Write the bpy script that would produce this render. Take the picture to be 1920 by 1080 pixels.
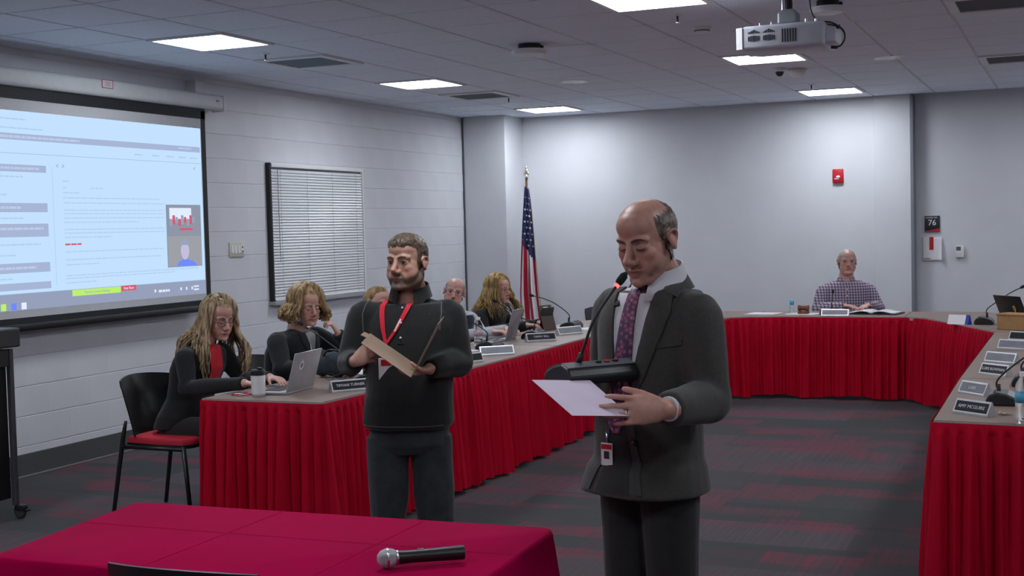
import bpy, bmesh, math, random
import numpy as np
from mathutils import Vector, Matrix, Euler
from mathutils.bvhtree import BVHTree

# ------------------------------------------------------------------ camera, world, exposure
scene = bpy.context.scene
for o in list(bpy.data.objects):
    bpy.data.objects.remove(o)
C = scene.collection
YAW, PITCH, ROLL, CAM_H = -0.4095, -0.0463, -0.0250, 1.6
_F = Vector((math.sin(YAW) * math.cos(PITCH), math.cos(YAW) * math.cos(PITCH), math.sin(PITCH)))
_R = Vector((math.cos(YAW), -math.sin(YAW), 0))
_U = _R.cross(_F)
_R2 = math.cos(ROLL) * _R + math.sin(ROLL) * _U
_U2 = -math.sin(ROLL) * _R + math.cos(ROLL) * _U
cam_d = bpy.data.cameras.new('camera')
cam_d.sensor_width = 36.0
cam_d.lens = 2433.4 / 1920 * 36
cam_d.clip_start = 0.05
cam = bpy.data.objects.new('camera', cam_d)
cam.matrix_world = Matrix(((_R2.x, _U2.x, -_F.x, 0), (_R2.y, _U2.y, -_F.y, 0), (_R2.z, _U2.z, -_F.z, CAM_H), (0, 0, 0, 1)))
C.objects.link(cam)
scene.camera = cam
world = bpy.data.worlds.new('world')
world.use_nodes = True
world.node_tree.nodes['Background'].inputs[0].default_value = (0.5, 0.55, 0.65, 1)
world.node_tree.nodes['Background'].inputs[1].default_value = 0.15
scene.world = world
vs = scene.view_settings
vs.view_transform = 'Standard'
vs.look = 'None'
vs.exposure = 1.65
vs.gamma = 1.0
vs.use_curve_mapping = False
scene.cycles.use_denoising = True
PANEL_LIGHT = 9.0       # radiance of the ceiling panels
SCREEN_LIGHT = 0.318      # radiance of the projected picture

# ------------------------------------------------------------------ helpers
random.seed(7)
PI = math.pi

def lin(r, g, b):
    f = lambda c: (c / 255 / 12.92) if c <= 10 else ((c / 255 + 0.055) / 1.055) ** 2.4
    return (f(r), f(g), f(b), 1)

MATS = {}

def mat(name, col, rough=0.6, metal=0.0, var=0.0, scale=20.0, stretch=(1, 1, 1), bump=0.0, bscale=None, spec=0.5,
        trans=0.0, alpha=1.0, emit=None, estr=0.0, sheen=0.0, col2=None):
    if name in MATS:
        return MATS[name]
    m = bpy.data.materials.new(name)
    m.use_nodes = True
    nt = m.node_tree
    b = nt.nodes['Principled BSDF']
    b.inputs['Base Color'].default_value = col
    b.inputs['Roughness'].default_value = rough
    b.inputs['Metallic'].default_value = metal
    b.inputs['Specular IOR Level'].default_value = spec
    b.inputs['Transmission Weight'].default_value = trans
    b.inputs['Alpha'].default_value = alpha
    if sheen:
        b.inputs['Sheen Weight'].default_value = sheen
    if emit:
        b.inputs['Emission Color'].default_value = emit
        b.inputs['Emission Strength'].default_value = estr
    if var or bump:
        tc = nt.nodes.new('ShaderNodeTexCoord')
        mp = nt.nodes.new('ShaderNodeMapping')
        mp.inputs['Scale'].default_value = stretch
        nt.links.new(tc.outputs['Object'], mp.inputs['Vector'])
        nz = nt.nodes.new('ShaderNodeTexNoise')
        nz.inputs['Scale'].default_value = scale
        nz.inputs['Detail'].default_value = 4
        nt.links.new(mp.outputs[0], nz.inputs['Vector'])
        if var:
            mx = nt.nodes.new('ShaderNodeMix')
            mx.data_type = 'RGBA'
            c2 = col2 or tuple(min(1, c * (1 + var)) for c in col[:3]) + (1,)
            c1 = col if col2 else tuple(c * (1 - var) for c in col[:3]) + (1,)
            mx.inputs[6].default_value = c1
            mx.inputs[7].default_value = c2
            rp = nt.nodes.new('ShaderNodeMapRange')
            rp.inputs[1].default_value = 0.35
            rp.inputs[2].default_value = 0.65
            nt.links.new(nz.outputs[0], rp.inputs[0])
            nt.links.new(rp.outputs[0], mx.inputs[0])
            nt.links.new(mx.outputs[2], b.inputs['Base Color'])
        if bump:
            bp = nt.nodes.new('ShaderNodeBump')
            bp.inputs['Strength'].default_value = bump
            bp.inputs['Distance'].default_value = 0.01
            if bscale:
                n2 = nt.nodes.new('ShaderNodeTexNoise')
                n2.inputs['Scale'].default_value = bscale
                nt.links.new(mp.outputs[0], n2.inputs['Vector'])
                nt.links.new(n2.outputs[0], bp.inputs['Height'])
            else:
                nt.links.new(nz.outputs[0], bp.inputs['Height'])
            nt.links.new(bp.outputs[0], b.inputs['Normal'])
    MATS[name] = m
    return m

def glow(name, col, s):
    if name in MATS:
        return MATS[name]
    m = bpy.data.materials.new(name)
    m.use_nodes = True
    nt = m.node_tree
    nt.nodes.remove(nt.nodes['Principled BSDF'])
    e = nt.nodes.new('ShaderNodeEmission')
    e.inputs[0].default_value = col
    e.inputs[1].default_value = s
    nt.links.new(e.outputs[0], nt.nodes['Material Output'].inputs[0])
    MATS[name] = m
    return m

class MB:
    """collects shapes into one mesh"""
    def __init__(s):
        s.v, s.f, s.m = [], [], []
    def add(s, vs_, fs, mi=0):
        n = len(s.v)
        s.v.extend(tuple(p) for p in vs_)
        s.f.extend(tuple(i + n for i in f) for f in fs)
        s.m.extend([mi] * len(fs))
        return s
    def bm(s, b, M=None, mi=0):
        b.verts.index_update()
        s.add([(M @ v.co) if M else v.co for v in b.verts], [[v.index for v in f.verts] for f in b.faces], mi)
        b.free()
        return s
    def box(s, c, d, bev=0.0, M=None, mi=0, seg=2):
        b = bmesh.new()
        bmesh.ops.create_cube(b, size=1)
        bmesh.ops.scale(b, vec=d, verts=b.verts)
        if bev:
            bmesh.ops.bevel(b, geom=b.edges[:], offset=bev, segments=seg, profile=0.5, affect='EDGES')
        bmesh.ops.translate(b, vec=c, verts=b.verts)
        return s.bm(b, M, mi)
    def prism(s, poly, z0, z1, M=None, mi=0):
        n = len(poly)
        v = [(x, y, z0) for x, y in poly] + [(x, y, z1) for x, y in poly]
        f = [tuple(range(n - 1, -1, -1)), tuple(range(n, 2 * n))] + [(i, (i + 1) % n, n + (i + 1) % n, n + i) for i in range(n)]
        if M:
            v = [M @ Vector(p) for p in v]
        return s.add(v, f, mi)
    def lathe(s, prof, seg=24, M=None, mi=0, arc=2 * PI):
        v, f = [], []
        k = len(prof)
        for i in range(seg):
            a = arc * i / seg
            v += [(r * math.cos(a), r * math.sin(a), z) for r, z in prof]
        for i in range(seg):
            j = (i + 1) % seg
            for q in range(k - 1):
                f.append((i * k + q, j * k + q, j * k + q + 1, i * k + q + 1))
        if prof[0][0] > 1e-6:
            f.append(tuple(i * k for i in range(seg - 1, -1, -1)))
        if prof[-1][0] > 1e-6:
            f.append(tuple(i * k + k - 1 for i in range(seg)))
        if M:
            v = [M @ Vector(p) for p in v]
        return s.add(v, f, mi)
    def tube(s, pts, rad, seg=10, sub=0, mi=0, ref=None, round_end=False):
        """swept tube; rad: number, list, or list of (a, b) with a along ref"""
        P = [Vector(p) for p in pts]
        n = len(P)
        Rr = [rad] * n if isinstance(rad, (int, float)) else list(rad)
        Rr = [(r, r) if isinstance(r, (int, float)) else tuple(r) for r in Rr]
        if sub and n > 2:
            Q, R2 = [], []
            for i in range(n - 1):
                p0, p1, p2, p3 = P[max(i - 1, 0)], P[i], P[i + 1], P[min(i + 2, n - 1)]
                for k in range(sub):
                    t = k / sub
                    Q.append(0.5 * ((2 * p1) + (p2 - p0) * t + (2 * p0 - 5 * p1 + 4 * p2 - p3) * t * t + (3 * p1 - p0 - 3 * p2 + p3) * t ** 3))
                    ts = t * t * (3 - 2 * t)
                    R2.append(tuple(Rr[i][q] * (1 - ts) + Rr[i + 1][q] * ts for q in (0, 1)))
            Q.append(P[-1]); R2.append(Rr[-1])
            P, Rr = Q, R2
            n = len(P)
        if round_end:
            t0 = (P[0] - P[1]).normalized(); t1 = (P[-1] - P[-2]).normalized()
            r0, r1 = Rr[0], Rr[-1]
            P = [P[0] + t0 * min(r0) * .85, P[0] + t0 * min(r0) * .5] + P + [P[-1] + t1 * min(r1) * .5, P[-1] + t1 * min(r1) * .85]
            sc = lambda r, k: (r[0] * k, r[1] * k)
            Rr = [sc(r0, .45), sc(r0, .85)] + Rr + [sc(r1, .85), sc(r1, .45)]
            n = len(P)
        T = []
        for i in range(n):
            T.append(((P[min(i + 1, n - 1)] - P[max(i - 1, 0)])).normalized())
        a = Vector(ref) if ref else (Vector((0, 0, 1)) if abs(T[0].z) < .9 else Vector((1, 0, 0)))
        v, f = [], []
        for i in range(n):
            a = a - T[i] * a.dot(T[i])
            if a.length < 1e-6:
                a = T[i].orthogonal()
            a.normalize()
            b = T[i].cross(a)
            for k in range(seg):
                t = 2 * PI * k / seg
                v.append(P[i] + a * Rr[i][0] * math.cos(t) + b * Rr[i][1] * math.sin(t))
        for i in range(n - 1):
            for k in range(seg):
                j = (k + 1) % seg
                f.append((i * seg + k, i * seg + j, (i + 1) * seg + j, (i + 1) * seg + k))
        f.append(tuple(range(seg - 1, -1, -1)))
        f.append(tuple((n - 1) * seg + k for k in range(seg)))
        return s.add(v, f, mi)
    def ball(s, c, r, u=16, w=10, M=None, mi=0):
        r = (r, r, r) if isinstance(r, (int, float)) else r
        b = bmesh.new()
        bmesh.ops.create_uvsphere(b, u_segments=u, v_segments=w, radius=1)
        bmesh.ops.scale(b, vec=r, verts=b.verts)
        if M is not None:
            bmesh.ops.transform(b, matrix=M, verts=b.verts)
        bmesh.ops.translate(b, vec=c, verts=b.verts)
        return s.bm(b, None, mi)
    def mesh(s, name, mats_=()):
        me = bpy.data.meshes.new(name)
        me.from_pydata(s.v, [], s.f)
        for m in mats_:
            me.materials.append(m)
        if any(s.m):
            me.polygons.foreach_set('material_index', s.m)
        me.validate()
        me.update()
        return me
    def build(s, name, m, parent=None, smooth=False, loc=None, rotz=None, fix=True):
        ms = m if isinstance(m, (list, tuple)) else [m]
        me = s.mesh(name, ms)
        if fix:
            b = bmesh.new(); b.from_mesh(me)
            bmesh.ops.recalc_face_normals(b, faces=b.faces)
            b.to_mesh(me); b.free()
        o = link(name, me, parent, loc, rotz)
        if smooth:
            shade(o, smooth)
        return o

def shade(o, ang):
    me = o.data
    me.polygons.foreach_set('use_smooth', [True] * len(me.polygons))
    if ang is not True:
        me.set_sharp_from_angle(angle=math.radians(ang))

def link(name, data, parent=None, loc=None, rotz=None):
    o = bpy.data.objects.new(name, data)
    C.objects.link(o)
    if parent:
        o.parent = parent
    if loc is not None:
        o.location = loc
    if rotz is not None:
        o.rotation_euler = (0, 0, rotz)
    return o

def tag(o, label, cat, group=None):
    o['label'] = label
    o['category'] = cat
    if group:
        o['group'] = group
    return o

def thing(name, label, cat, loc=(0, 0, 0), rotz=0, group=None):
    return tag(link(name, None, None, loc, rotz), label, cat, group)

def struct(o):
    o['kind'] = 'structure'
    return o

def dup(root, loc, rotz, label, group=None):
    r = root.copy(); C.objects.link(r); r.location = loc; r.rotation_euler = (0, 0, rotz)
    r['label'] = label
    if group:
        r['group'] = group
    for ch in list(root.children):
        c = ch.copy(); C.objects.link(c); c.parent = r
        for g in list(ch.children):
            d = g.copy(); C.objects.link(d); d.parent = c
    return r

def text(s, size, name, m, parent, loc, rot, depth=0.0004, align='CENTER', bold=0.0):
    cu = bpy.data.curves.new(name, 'FONT')
    cu.body = s
    cu.size = size
    cu.align_x = align
    cu.align_y = 'CENTER'
    cu.extrude = depth
    cu.offset = bold
    cu.resolution_u = 2
    t = bpy.data.objects.new(name, cu)
    C.objects.link(t)
    dg = bpy.context.evaluated_depsgraph_get()
    me = bpy.data.meshes.new_from_object(t.evaluated_get(dg))
    bpy.data.objects.remove(t)
    me.materials.clear()
    me.materials.append(m)
    o = link(name, me, parent, loc)
    o.rotation_euler = rot
    return o

def TR(x, y, z, rz=0, rx=0, ry=0):
    return Matrix.Translation((x, y, z)) @ Euler((rx, ry, rz)).to_matrix().to_4x4()

# ------------------------------------------------------------------ materials of the room
wall_paint = mat('wall_paint', lin(206, 208, 214), .55, var=.02, scale=3, bump=.03, bscale=90)
block_paint = mat('block_paint', lin(206, 208, 214), .5, var=.02, scale=2, bump=.10, bscale=120)
mortar_m = mat('mortar', lin(200, 202, 208), .8, bump=.2, bscale=200)
tile_m = mat('ceiling_tile', lin(232, 240, 252), .9, var=.03, scale=60, bump=.12, bscale=220)
bar_m = mat('ceiling_bar', lin(205, 205, 208), .5, var=.01)
base_m = mat('baseboard_rubber', lin(74, 76, 76), .55, var=.04, scale=8)
dark_m = mat('dark_metal', lin(40, 42, 48), .45, var=.05)
black_m = mat('black_plastic', lin(22, 22, 24), .42, var=.06, scale=30)
white_m = mat('white_plastic', lin(222, 222, 224), .4, var=.01)
chrome = mat('chrome', (.75, .76, .78, 1), .22, 1.0, var=.02)
alu = mat('brushed_aluminium', (.72, .73, .76, 1), .32, 1.0, var=.04, scale=60, stretch=(1, 12, 12))
skirt_m = mat('red_skirt', lin(172, 0, 36), .7, var=.06, scale=6, bump=.05, bscale=500, spec=.12)
laminate = mat('table_laminate', lin(136, 118, 108), .42, var=.10, scale=14, stretch=(1, 9, 1), bump=.02)
edge_m = mat('table_edge', lin(150, 148, 150), .4, var=.04)
paper_m = mat('paper', lin(226, 226, 230), .8, var=.01)
glass_m = mat('clear_plastic', (.95, .97, 1, 1), .05, trans=1.0, var=.0)
glass_m.node_tree.nodes['Principled BSDF'].inputs['IOR'].default_value = 1.25
red_plastic = mat('red_plastic', lin(186, 18, 34), .4, var=.03)

def carpet():
    m = bpy.data.materials.new('carpet'); m.use_nodes = True
    nt = m.node_tree; b = nt.nodes['Principled BSDF']
    N = nt.nodes.new; L = nt.links.new
    tc = N('ShaderNodeTexCoord')
    def noise(sc, stretch, detail=2, dist=0):
        mp = N('ShaderNodeMapping'); mp.inputs['Scale'].default_value = stretch
        L(tc.outputs['Object'], mp.inputs['Vector'])
        n = N('ShaderNodeTexNoise'); n.inputs['Scale'].default_value = sc; n.inputs['Detail'].default_value = detail
        n.inputs['Distortion'].default_value = dist
        L(mp.outputs[0], n.inputs['Vector'])
        return n
    def rng(src, a, c, lo=0, hi=1):
        r = N('ShaderNodeMapRange'); r.inputs[1].default_value = a; r.inputs[2].default_value = c
        r.inputs[3].default_value = lo; r.inputs[4].default_value = hi
        L(src, r.inputs[0]); return r.outputs[0]
    def mul(a, c):
        x = N('ShaderNodeMath'); x.operation = 'MULTIPLY'; L(a, x.inputs[0]); L(c, x.inputs[1]); return x.outputs[0]
    bk = N('ShaderNodeTexBrick')
    mp = N('ShaderNodeMapping'); mp.inputs['Scale'].default_value = (1, 1, 1)
    L(tc.outputs['Object'], mp.inputs['Vector']); L(mp.outputs[0], bk.inputs['Vector'])
    bk.inputs['Scale'].default_value = 1.0
    bk.inputs['Brick Width'].default_value = 0.92
    bk.inputs['Row Height'].default_value = 0.23
    bk.inputs['Mortar Size'].default_value = 0.0
    bk.inputs['Color1'].default_value = (0, 0, 0, 1); bk.inputs['Color2'].default_value = (1, 1, 1, 1)
    bk2 = N('ShaderNodeTexBrick')
    mp2 = N('ShaderNodeMapping'); mp2.inputs['Location'].default_value = (.37, .115, 0)
    L(tc.outputs['Object'], mp2.inputs['Vector']); L(mp2.outputs[0], bk2.inputs['Vector'])
    for k_, v_ in (('Scale', 1.0), ('Brick Width', 1.3), ('Row Height', .46), ('Mortar Size', 0.0)):
        bk2.inputs[k_].default_value = v_
    bk2.inputs['Color1'].default_value = (0, 0, 0, 1); bk2.inputs['Color2'].default_value = (1, 1, 1, 1)
    streak = noise(1.0, (70, 1.4, 1), 2)
    fade = noise(1.0, (1.5, 3.2, 1), 2, .4)
    cell = rng(bk.outputs[0], .40, .75)
    s1 = rng(streak.outputs[0], .44, .60, .35, 1)
    red = mul(mul(cell, s1), rng(fade.outputs[0], .40, .56))
    gr = N('ShaderNodeMix'); gr.data_type = 'RGBA'
    gr.inputs[6].default_value = lin(65, 68, 70); gr.inputs[7].default_value = lin(85, 77, 83)
    tone = mul(rng(bk2.outputs[0], .25, .75), rng(streak.outputs[0], .38, .6, .5, 1))
    L(tone, gr.inputs[0])
    mx = N('ShaderNodeMix'); mx.data_type = 'RGBA'
    L(gr.outputs[2], mx.inputs[6]); mx.inputs[7].default_value = lin(114, 59, 72)
    k = N('ShaderNodeMath'); k.operation = 'MULTIPLY'; L(red, k.inputs[0]); k.inputs[1].default_value = .9
    L(k.outputs[0], mx.inputs[0]); L(mx.outputs[2], b.inputs['Base Color'])
    b.inputs['Roughness'].default_value = .95; b.inputs['Specular IOR Level'].default_value = .15
    bp = N('ShaderNodeBump'); bp.inputs['Strength'].default_value = .5; bp.inputs['Distance'].default_value = .004
    L(noise(260, (1, 1, 1), 2).outputs[0], bp.inputs['Height']); L(bp.outputs[0], b.inputs['Normal'])
    return m
carpet_m = carpet()

# ------------------------------------------------------------------ the room
XL, XR, YF, YB, ZC = -6.53, 3.2, -2.6, 14.2, 2.895
struct(MB().box(((XL + XR) / 2, (YF + YB) / 2 + .4, -.05), (XR - XL + .6, YB - YF + 1.6, .1)).build('floor', carpet_m))
# left wall: mortar backing with painted blocks standing proud of it
wl = struct(MB().box((XL - .0955, (YF + YB) / 2, ZC / 2 + .1), (.2, YB - YF + 1, ZC + .25)).build('wall_left', mortar_m))
CH, BL = .2032, .4064
def block_mesh(w, h):
    b = bmesh.new()
    bmesh.ops.create_cube(b, size=1)
    bmesh.ops.scale(b, vec=(.02, w - .0002, h - .0040), verts=b.verts)
    front = [e for e in b.edges if all(v.co.x > 0 for v in e.verts) and abs(e.verts[0].co.y - e.verts[1].co.y) > .01]
    bmesh.ops.bevel(b, geom=front, offset=.0032, segments=2, profile=.5, affect='EDGES')
    return MB().bm(b).mesh('block', [block_paint])
bm_full, bm_half = block_mesh(BL, CH), block_mesh(BL / 2, CH)
for c in range(15):
    z = c * CH + CH / 2
    if c == 14:
        me_f, me_h = block_mesh(BL, .06), block_mesh(BL / 2, .06)
        z = 14 * CH + .03
    else:
        me_f, me_h = bm_full, bm_half
    y = 5.70 + (BL / 2 if c % 2 else 0)
    if c % 2:
        link('block', me_h, wl, (XL - .002, 5.70 + BL / 4, z))
    while y + BL < 13.72:
        link('block', me_f, wl, (XL - .002, y + BL / 2, z))
        y += BL
    if 13.70 - y > .1:
        link('block', block_mesh(13.70 - y, CH if c < 14 else .06), wl, (XL - .002, (y + 13.70) / 2, z))
MB().box((XL - .002, (YF + 5.7) / 2 - .2, ZC / 2), (.02, 5.7 - YF + .4, ZC)).build('wall_face', block_paint, wl)
# the other walls
struct(MB().box(((-6.0 - 1.57) / 2, YB + .1, ZC / 2 + .1), (4.43, .2, ZC + .25)).build('wall_back', wall_paint))
struct(MB().box((-6.262, 13.94, ZC / 2 + .1), (.56, .52, ZC + .25), .006).build('wall_corner', wall_paint))
struct(MB().box((-6.513, 13.674, ZC / 2), (.020, .012, ZC)).build('trim_1', mat('joint_sealant', lin(78, 82, 90), .7, var=.03)))
struct(MB().box((-1.757, 14.19, ZC / 2 + .1), (.375, .06, ZC + .25), .004).build('wall_pilaster', wall_paint))
struct(MB().box((-1.555, 14.26, ZC / 2), (.03, .2, ZC), .004).build('trim_2', mat('recess_edge_grey', lin(120, 124, 134), .5, var=.03)))  # narrow upright strip, darker grey, at the edge of the recess
struct(MB().box(((XR - 1.57) / 2, YB + .25, ZC / 2 + .1), (XR + 1.57 + .4, .2, ZC + .25)).build('wall_right_recess', wall_paint))
struct(MB().box((XR + .1, (YF + YB) / 2, ZC / 2 + .1), (.2, YB - YF + 1, ZC + .25)).build('wall_right', wall_paint))
struct(MB().box(((XL + XR) / 2, YF - .1, ZC / 2 + .1), (XR - XL + .4, .2, ZC + .25)).build('wall_front', wall_paint))
bb = struct(MB().box((XL + .016, (YF + 13.68) / 2, .078), (.012, 13.68 - YF, .156), .003).build('baseboard_left', base_m))
MB().box((XL + .026, (YF + 13.68) / 2, .006), (.022, 13.68 - YF, .012), .003).build('floor_strip', mat('strip_grey', lin(112, 114, 112), .5, var=.03), bb)
struct(MB().box((-3.75, YB - .006, .078), (4.4, .012, .156), .003).build('baseboard_back', base_m))
struct(MB().box((-6.26, 13.674, .078), (.56, .012, .156), .003).build('baseboard_corner', base_m))
struct(MB().box((.8, YB + .144, .078), (4.7, .012, .156), .003).build('baseboard_recess', base_m))

# ceiling: suspended tiles in a recessed grid
TS = .61
gx = lambda l: (l - 10.1728) * TS
gy = lambda a: (a + 9.3688) * TS
ceil = struct(MB().box(((XL + XR) / 2, (YF + YB) / 2 + .3, ZC + .09), (XR - XL + .5, YB - YF + 1.6, .1)).build('ceiling', tile_m))
def tile_mesh(w, d):
    return MB().box((0, 0, 0), (w - .021, d - .021, .02), .003, seg=1).mesh('ceiling_tile', [tile_m])
tm = tile_mesh(TS, TS)
LIGHTS = [(l, a) for l in (1, 6, 11) for a in (-8, -3, 2, 7, 12)]  # panels out of frame are unseen, added in the same rows to brighten the foreground
VENTS = [(1, 4), (1, 9), (9, 4), (9, 9)]
AMIN = -2
for l in range(0, 12):
    for a in range(AMIN, 14):
        if (l, a) in LIGHTS or (l, a) in VENTS:
            continue
        if a == 13:
            link('ceiling_tile', tile_mesh(TS, 14.2 - gy(13) + .02), ceil, (gx(l) + TS / 2, (gy(13) + 14.22) / 2, ZC + .008))
        else:
            link('ceiling_tile', tm, ceil, (gx(l) + TS / 2, gy(a) + TS / 2, ZC + .008))
tmp_ = tile_mesh(gx(0) - XL, TS)
for a in range(AMIN, 13):
    link('ceiling_tile', tmp_, ceil, ((gx(0) + XL) / 2, gy(a) + TS / 2, ZC + .008))
MB().box(((XL + XR) / 2, (YF + gy(AMIN)) / 2, ZC + .032), (XR - XL, gy(AMIN) - YF, .02)).box(((gx(12) + XR) / 2, (gy(AMIN) + 14.4) / 2, ZC + .032), (XR - gx(12), 14.4 - gy(AMIN), .02)).build('ceiling_field', tile_m, ceil)
for l in range(0, 13):
    MB().box((gx(l), (gy(AMIN) + 14.3) / 2, ZC + .011), (.024, 14.3 - gy(AMIN), .012)).build('grid_bar', bar_m, ceil)
for a in range(AMIN, 14):
    MB().box(((XL + gx(12)) / 2, gy(a), ZC + .0112), (gx(12) - XL, .024, .012)).build('grid_bar', bar_m, ceil)
MB().box((XL + .013, (YF + 13.68) / 2, ZC - .003), (.026, 13.68 - YF, .02), .002).build('wall_angle', bar_m, ceil)
MB().box((-3.75, YB - .011, ZC - .003), (4.4, .022, .02), .002).build('wall_angle', bar_m, ceil)
# ------------------------------------------------------------------ ceiling fixtures
lamp_m = glow('panel_glow', (0.90, 0.94, 1, 1), PANEL_LIGHT)
LAMP_TEXT = {(1, 2): 'lit square ceiling panel nearest the projection screen', (1, 7): 'lit square ceiling panel above the blinds window, middle of the left row',
             (1, 12): 'lit square ceiling panel near the corner above the flag', (6, 2): 'lit square ceiling panel cut by the top of the picture',
             (6, 7): 'lit square ceiling panel seen just below the hanging projector', (6, 12): 'lit square ceiling panel farthest right, by the back wall',
             (11, 2): 'added lit square ceiling panel out of frame on the right, near row', (11, 7): 'added lit square ceiling panel out of frame on the right, middle row',
             (11, 12): 'added lit square ceiling panel out of frame on the right, far row',
             (1, -3): 'added lit square ceiling panel above the left of the front table, out of frame', (6, -3): 'added lit square ceiling panel above the standing speaker, out of frame',
             (11, -3): 'added lit square ceiling panel right of the standing speaker, out of frame', (1, -8): 'added lit square ceiling panel at the rear left, behind the view',
             (6, -8): 'added lit square ceiling panel at the rear middle, behind the view', (11, -8): 'added lit square ceiling panel at the rear right, behind the view'}
fr = MB()
for sx, sy, w, d in ((0, 1, .60, .03), (0, -1, .60, .03), (1, 0, .03, .54), (-1, 0, .03, .54)):
    fr.box((sx * .285, sy * .285, 0), (w, d, .03), .002)
fr_me = fr.mesh('frame', [white_m])
df_me = MB().box((0, 0, .004), (.541, .541, .012)).mesh('diffuser', [lamp_m])
for la in LIGHTS:
    t = thing('ceiling_light', LAMP_TEXT[la], 'ceiling light', (gx(la[0]) + TS / 2, gy(la[1]) + TS / 2, ZC + .002), 0, 'square ceiling light panels')
    link('frame', fr_me, t); link('diffuser', df_me, t)

vent_dark = mat('vent_dark', lin(58, 60, 66), .7, var=.05)
VT = {(1, 4): 'square slatted ceiling vent beside the nearest left light panel', (1, 9): 'square slatted ceiling vent before the corner, beside a sprinkler',
      (9, 4): 'square slatted ceiling vent at the top right edge of the picture', (9, 9): 'square slatted ceiling vent at the right edge, farther back'}
vf = MB()
for sx, sy, w, d in ((0, 1, .60, .06), (0, -1, .60, .06), (1, 0, .06, .48), (-1, 0, .06, .48)):
    vf.box((sx * .27, sy * .27, -.004), (w, d, .025), .006)
vf_me = vf.mesh('frame', [white_m])
vb_me = MB().box((0, 0, .022), (.5, .5, .01)).mesh('back_plate', [vent_dark])
vs_me = MB().box((0, 0, 0), (.485, .022, .003), M=Euler((math.radians(-66), 0, 0)).to_matrix().to_4x4()).mesh('slat', [mat('vent_slat', lin(138, 142, 150), .5, var=.03)])
for la in VENTS:
    t = thing('ceiling_vent', VT[la], 'vent', (gx(la[0]) + TS / 2, gy(la[1]) + TS / 2, ZC), 0, 'square ceiling vents')
    link('frame', vf_me, t); link('back_plate', vb_me, t)
    for k in range(9):
        link('slat', vs_me, t, (0, -.21 + .0525 * k, -.002))

def access_point(loc, r, label):
    t = thing('access_point', label, 'access point', loc, 0, 'round ceiling access points')
    MB().lathe([(r * .62, -.012), (r * .62, -.055), (.0, -.055)], 28).build('mount', black_m, t, 40)
    MB().lathe([(0, -.05), (r, -.052), (r * 1.0, -.066), (r * .86, -.085), (0, -.09)], 32).build('cover', white_m, t, 40)
    MB().box((r * .55, .02, -.035), (.05, .03, .025), .004).build('plug', black_m, t)
access_point((-3.53, 8.55, ZC + .01), .13, 'white disc-shaped access point with dark mount near the middle of the ceiling')
access_point((-1.33, 7.85, ZC + .01), .105, 'white disc-shaped access point right of the projector pole at the top edge')

def sprinkler(loc, label):
    t = thing('sprinkler', label, 'sprinkler', loc, 0, 'ceiling sprinkler heads')
    MB().lathe([(.0, -.001), (.036, -.001), (.034, -.008), (.012, -.01), (0, -.01)], 18).build('escutcheon', white_m, t, 40)
    MB().tube([(0, 0, -.008), (0, 0, -.05)], [.008, .005], 8).build('stem', dark_m, t, 40)
    MB().lathe([(0, -.048), (.018, -.05), (.018, -.053), (0, -.054)], 14).build('deflector', chrome, t, 40)
sprinkler((-5.32, 7.92, ZC), 'small sprinkler head between the nearest left light and vent')
sprinkler((-5.15, 11.9, ZC), 'small sprinkler head beside the farther left vent')
sprinkler((-2.25, 7.863, ZC), 'small sprinkler head just behind the topmost light panel')
sprinkler((-2.29, 12.55, ZC), 'small sprinkler head before the far right light panel')

t = thing('smoke_detector', 'low white smoke detector left of the projector', 'smoke detector', (-2.25, 8.44, ZC))
MB().lathe([(0, 0), (.062, 0), (.06, -.018), (.045, -.034), (0, -.038)], 28).build('housing', white_m, t, 35)
MB().lathe([(.048, -.02), (.056, -.021), (.05, -.031), (.044, -.03)], 24).build('sensor_ring', vent_dark, t, 35)
t = thing('dome_camera', 'small black dome camera below the projector light panel', 'camera', (-2.28, 11.05, ZC))
MB().lathe([(0, 0), (.06, 0), (.055, -.03), (.03, -.036), (0, -.036)], 24).build('housing', white_m, t, 35)
MB().ball((0, 0, -.034), (.036, .036, .04)).build('dome', black_m, t, True)
t = thing('motion_sensor', 'white half-dome motion sensor beside the small dome camera', 'sensor', (-2.16, 11.2, ZC))
MB().lathe([(0, 0), (.075, 0), (.075, -.02), (.066, -.05), (.04, -.075), (0, -.082)], 28).build('dome', white_m, t, 40)
MB().lathe([(.075, -.004), (.082, -.005), (.082, -.014), (.075, -.015)], 28).build('collar', bar_m, t, 40)
for p, lb in (((-4.11, 10.97, ZC), 'flat round ceiling speaker left of the ceiling middle'), ((-1.35, 10.9, ZC), 'flat round ceiling speaker right of the dome camera')):
    t = thing('ceiling_speaker', lb, 'speaker', p, 0, 'flat ceiling speakers')
    MB().lathe([(0, -.003), (.125, -.003), (.13, -.001), (.13, .004), (0, .004)], 32).build('grille', tile_m, t, 40)
    MB().lathe([(.125, -.004), (.138, -.004), (.138, .003), (.125, .003)], 32).build('rim', white_m, t, 40)

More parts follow.
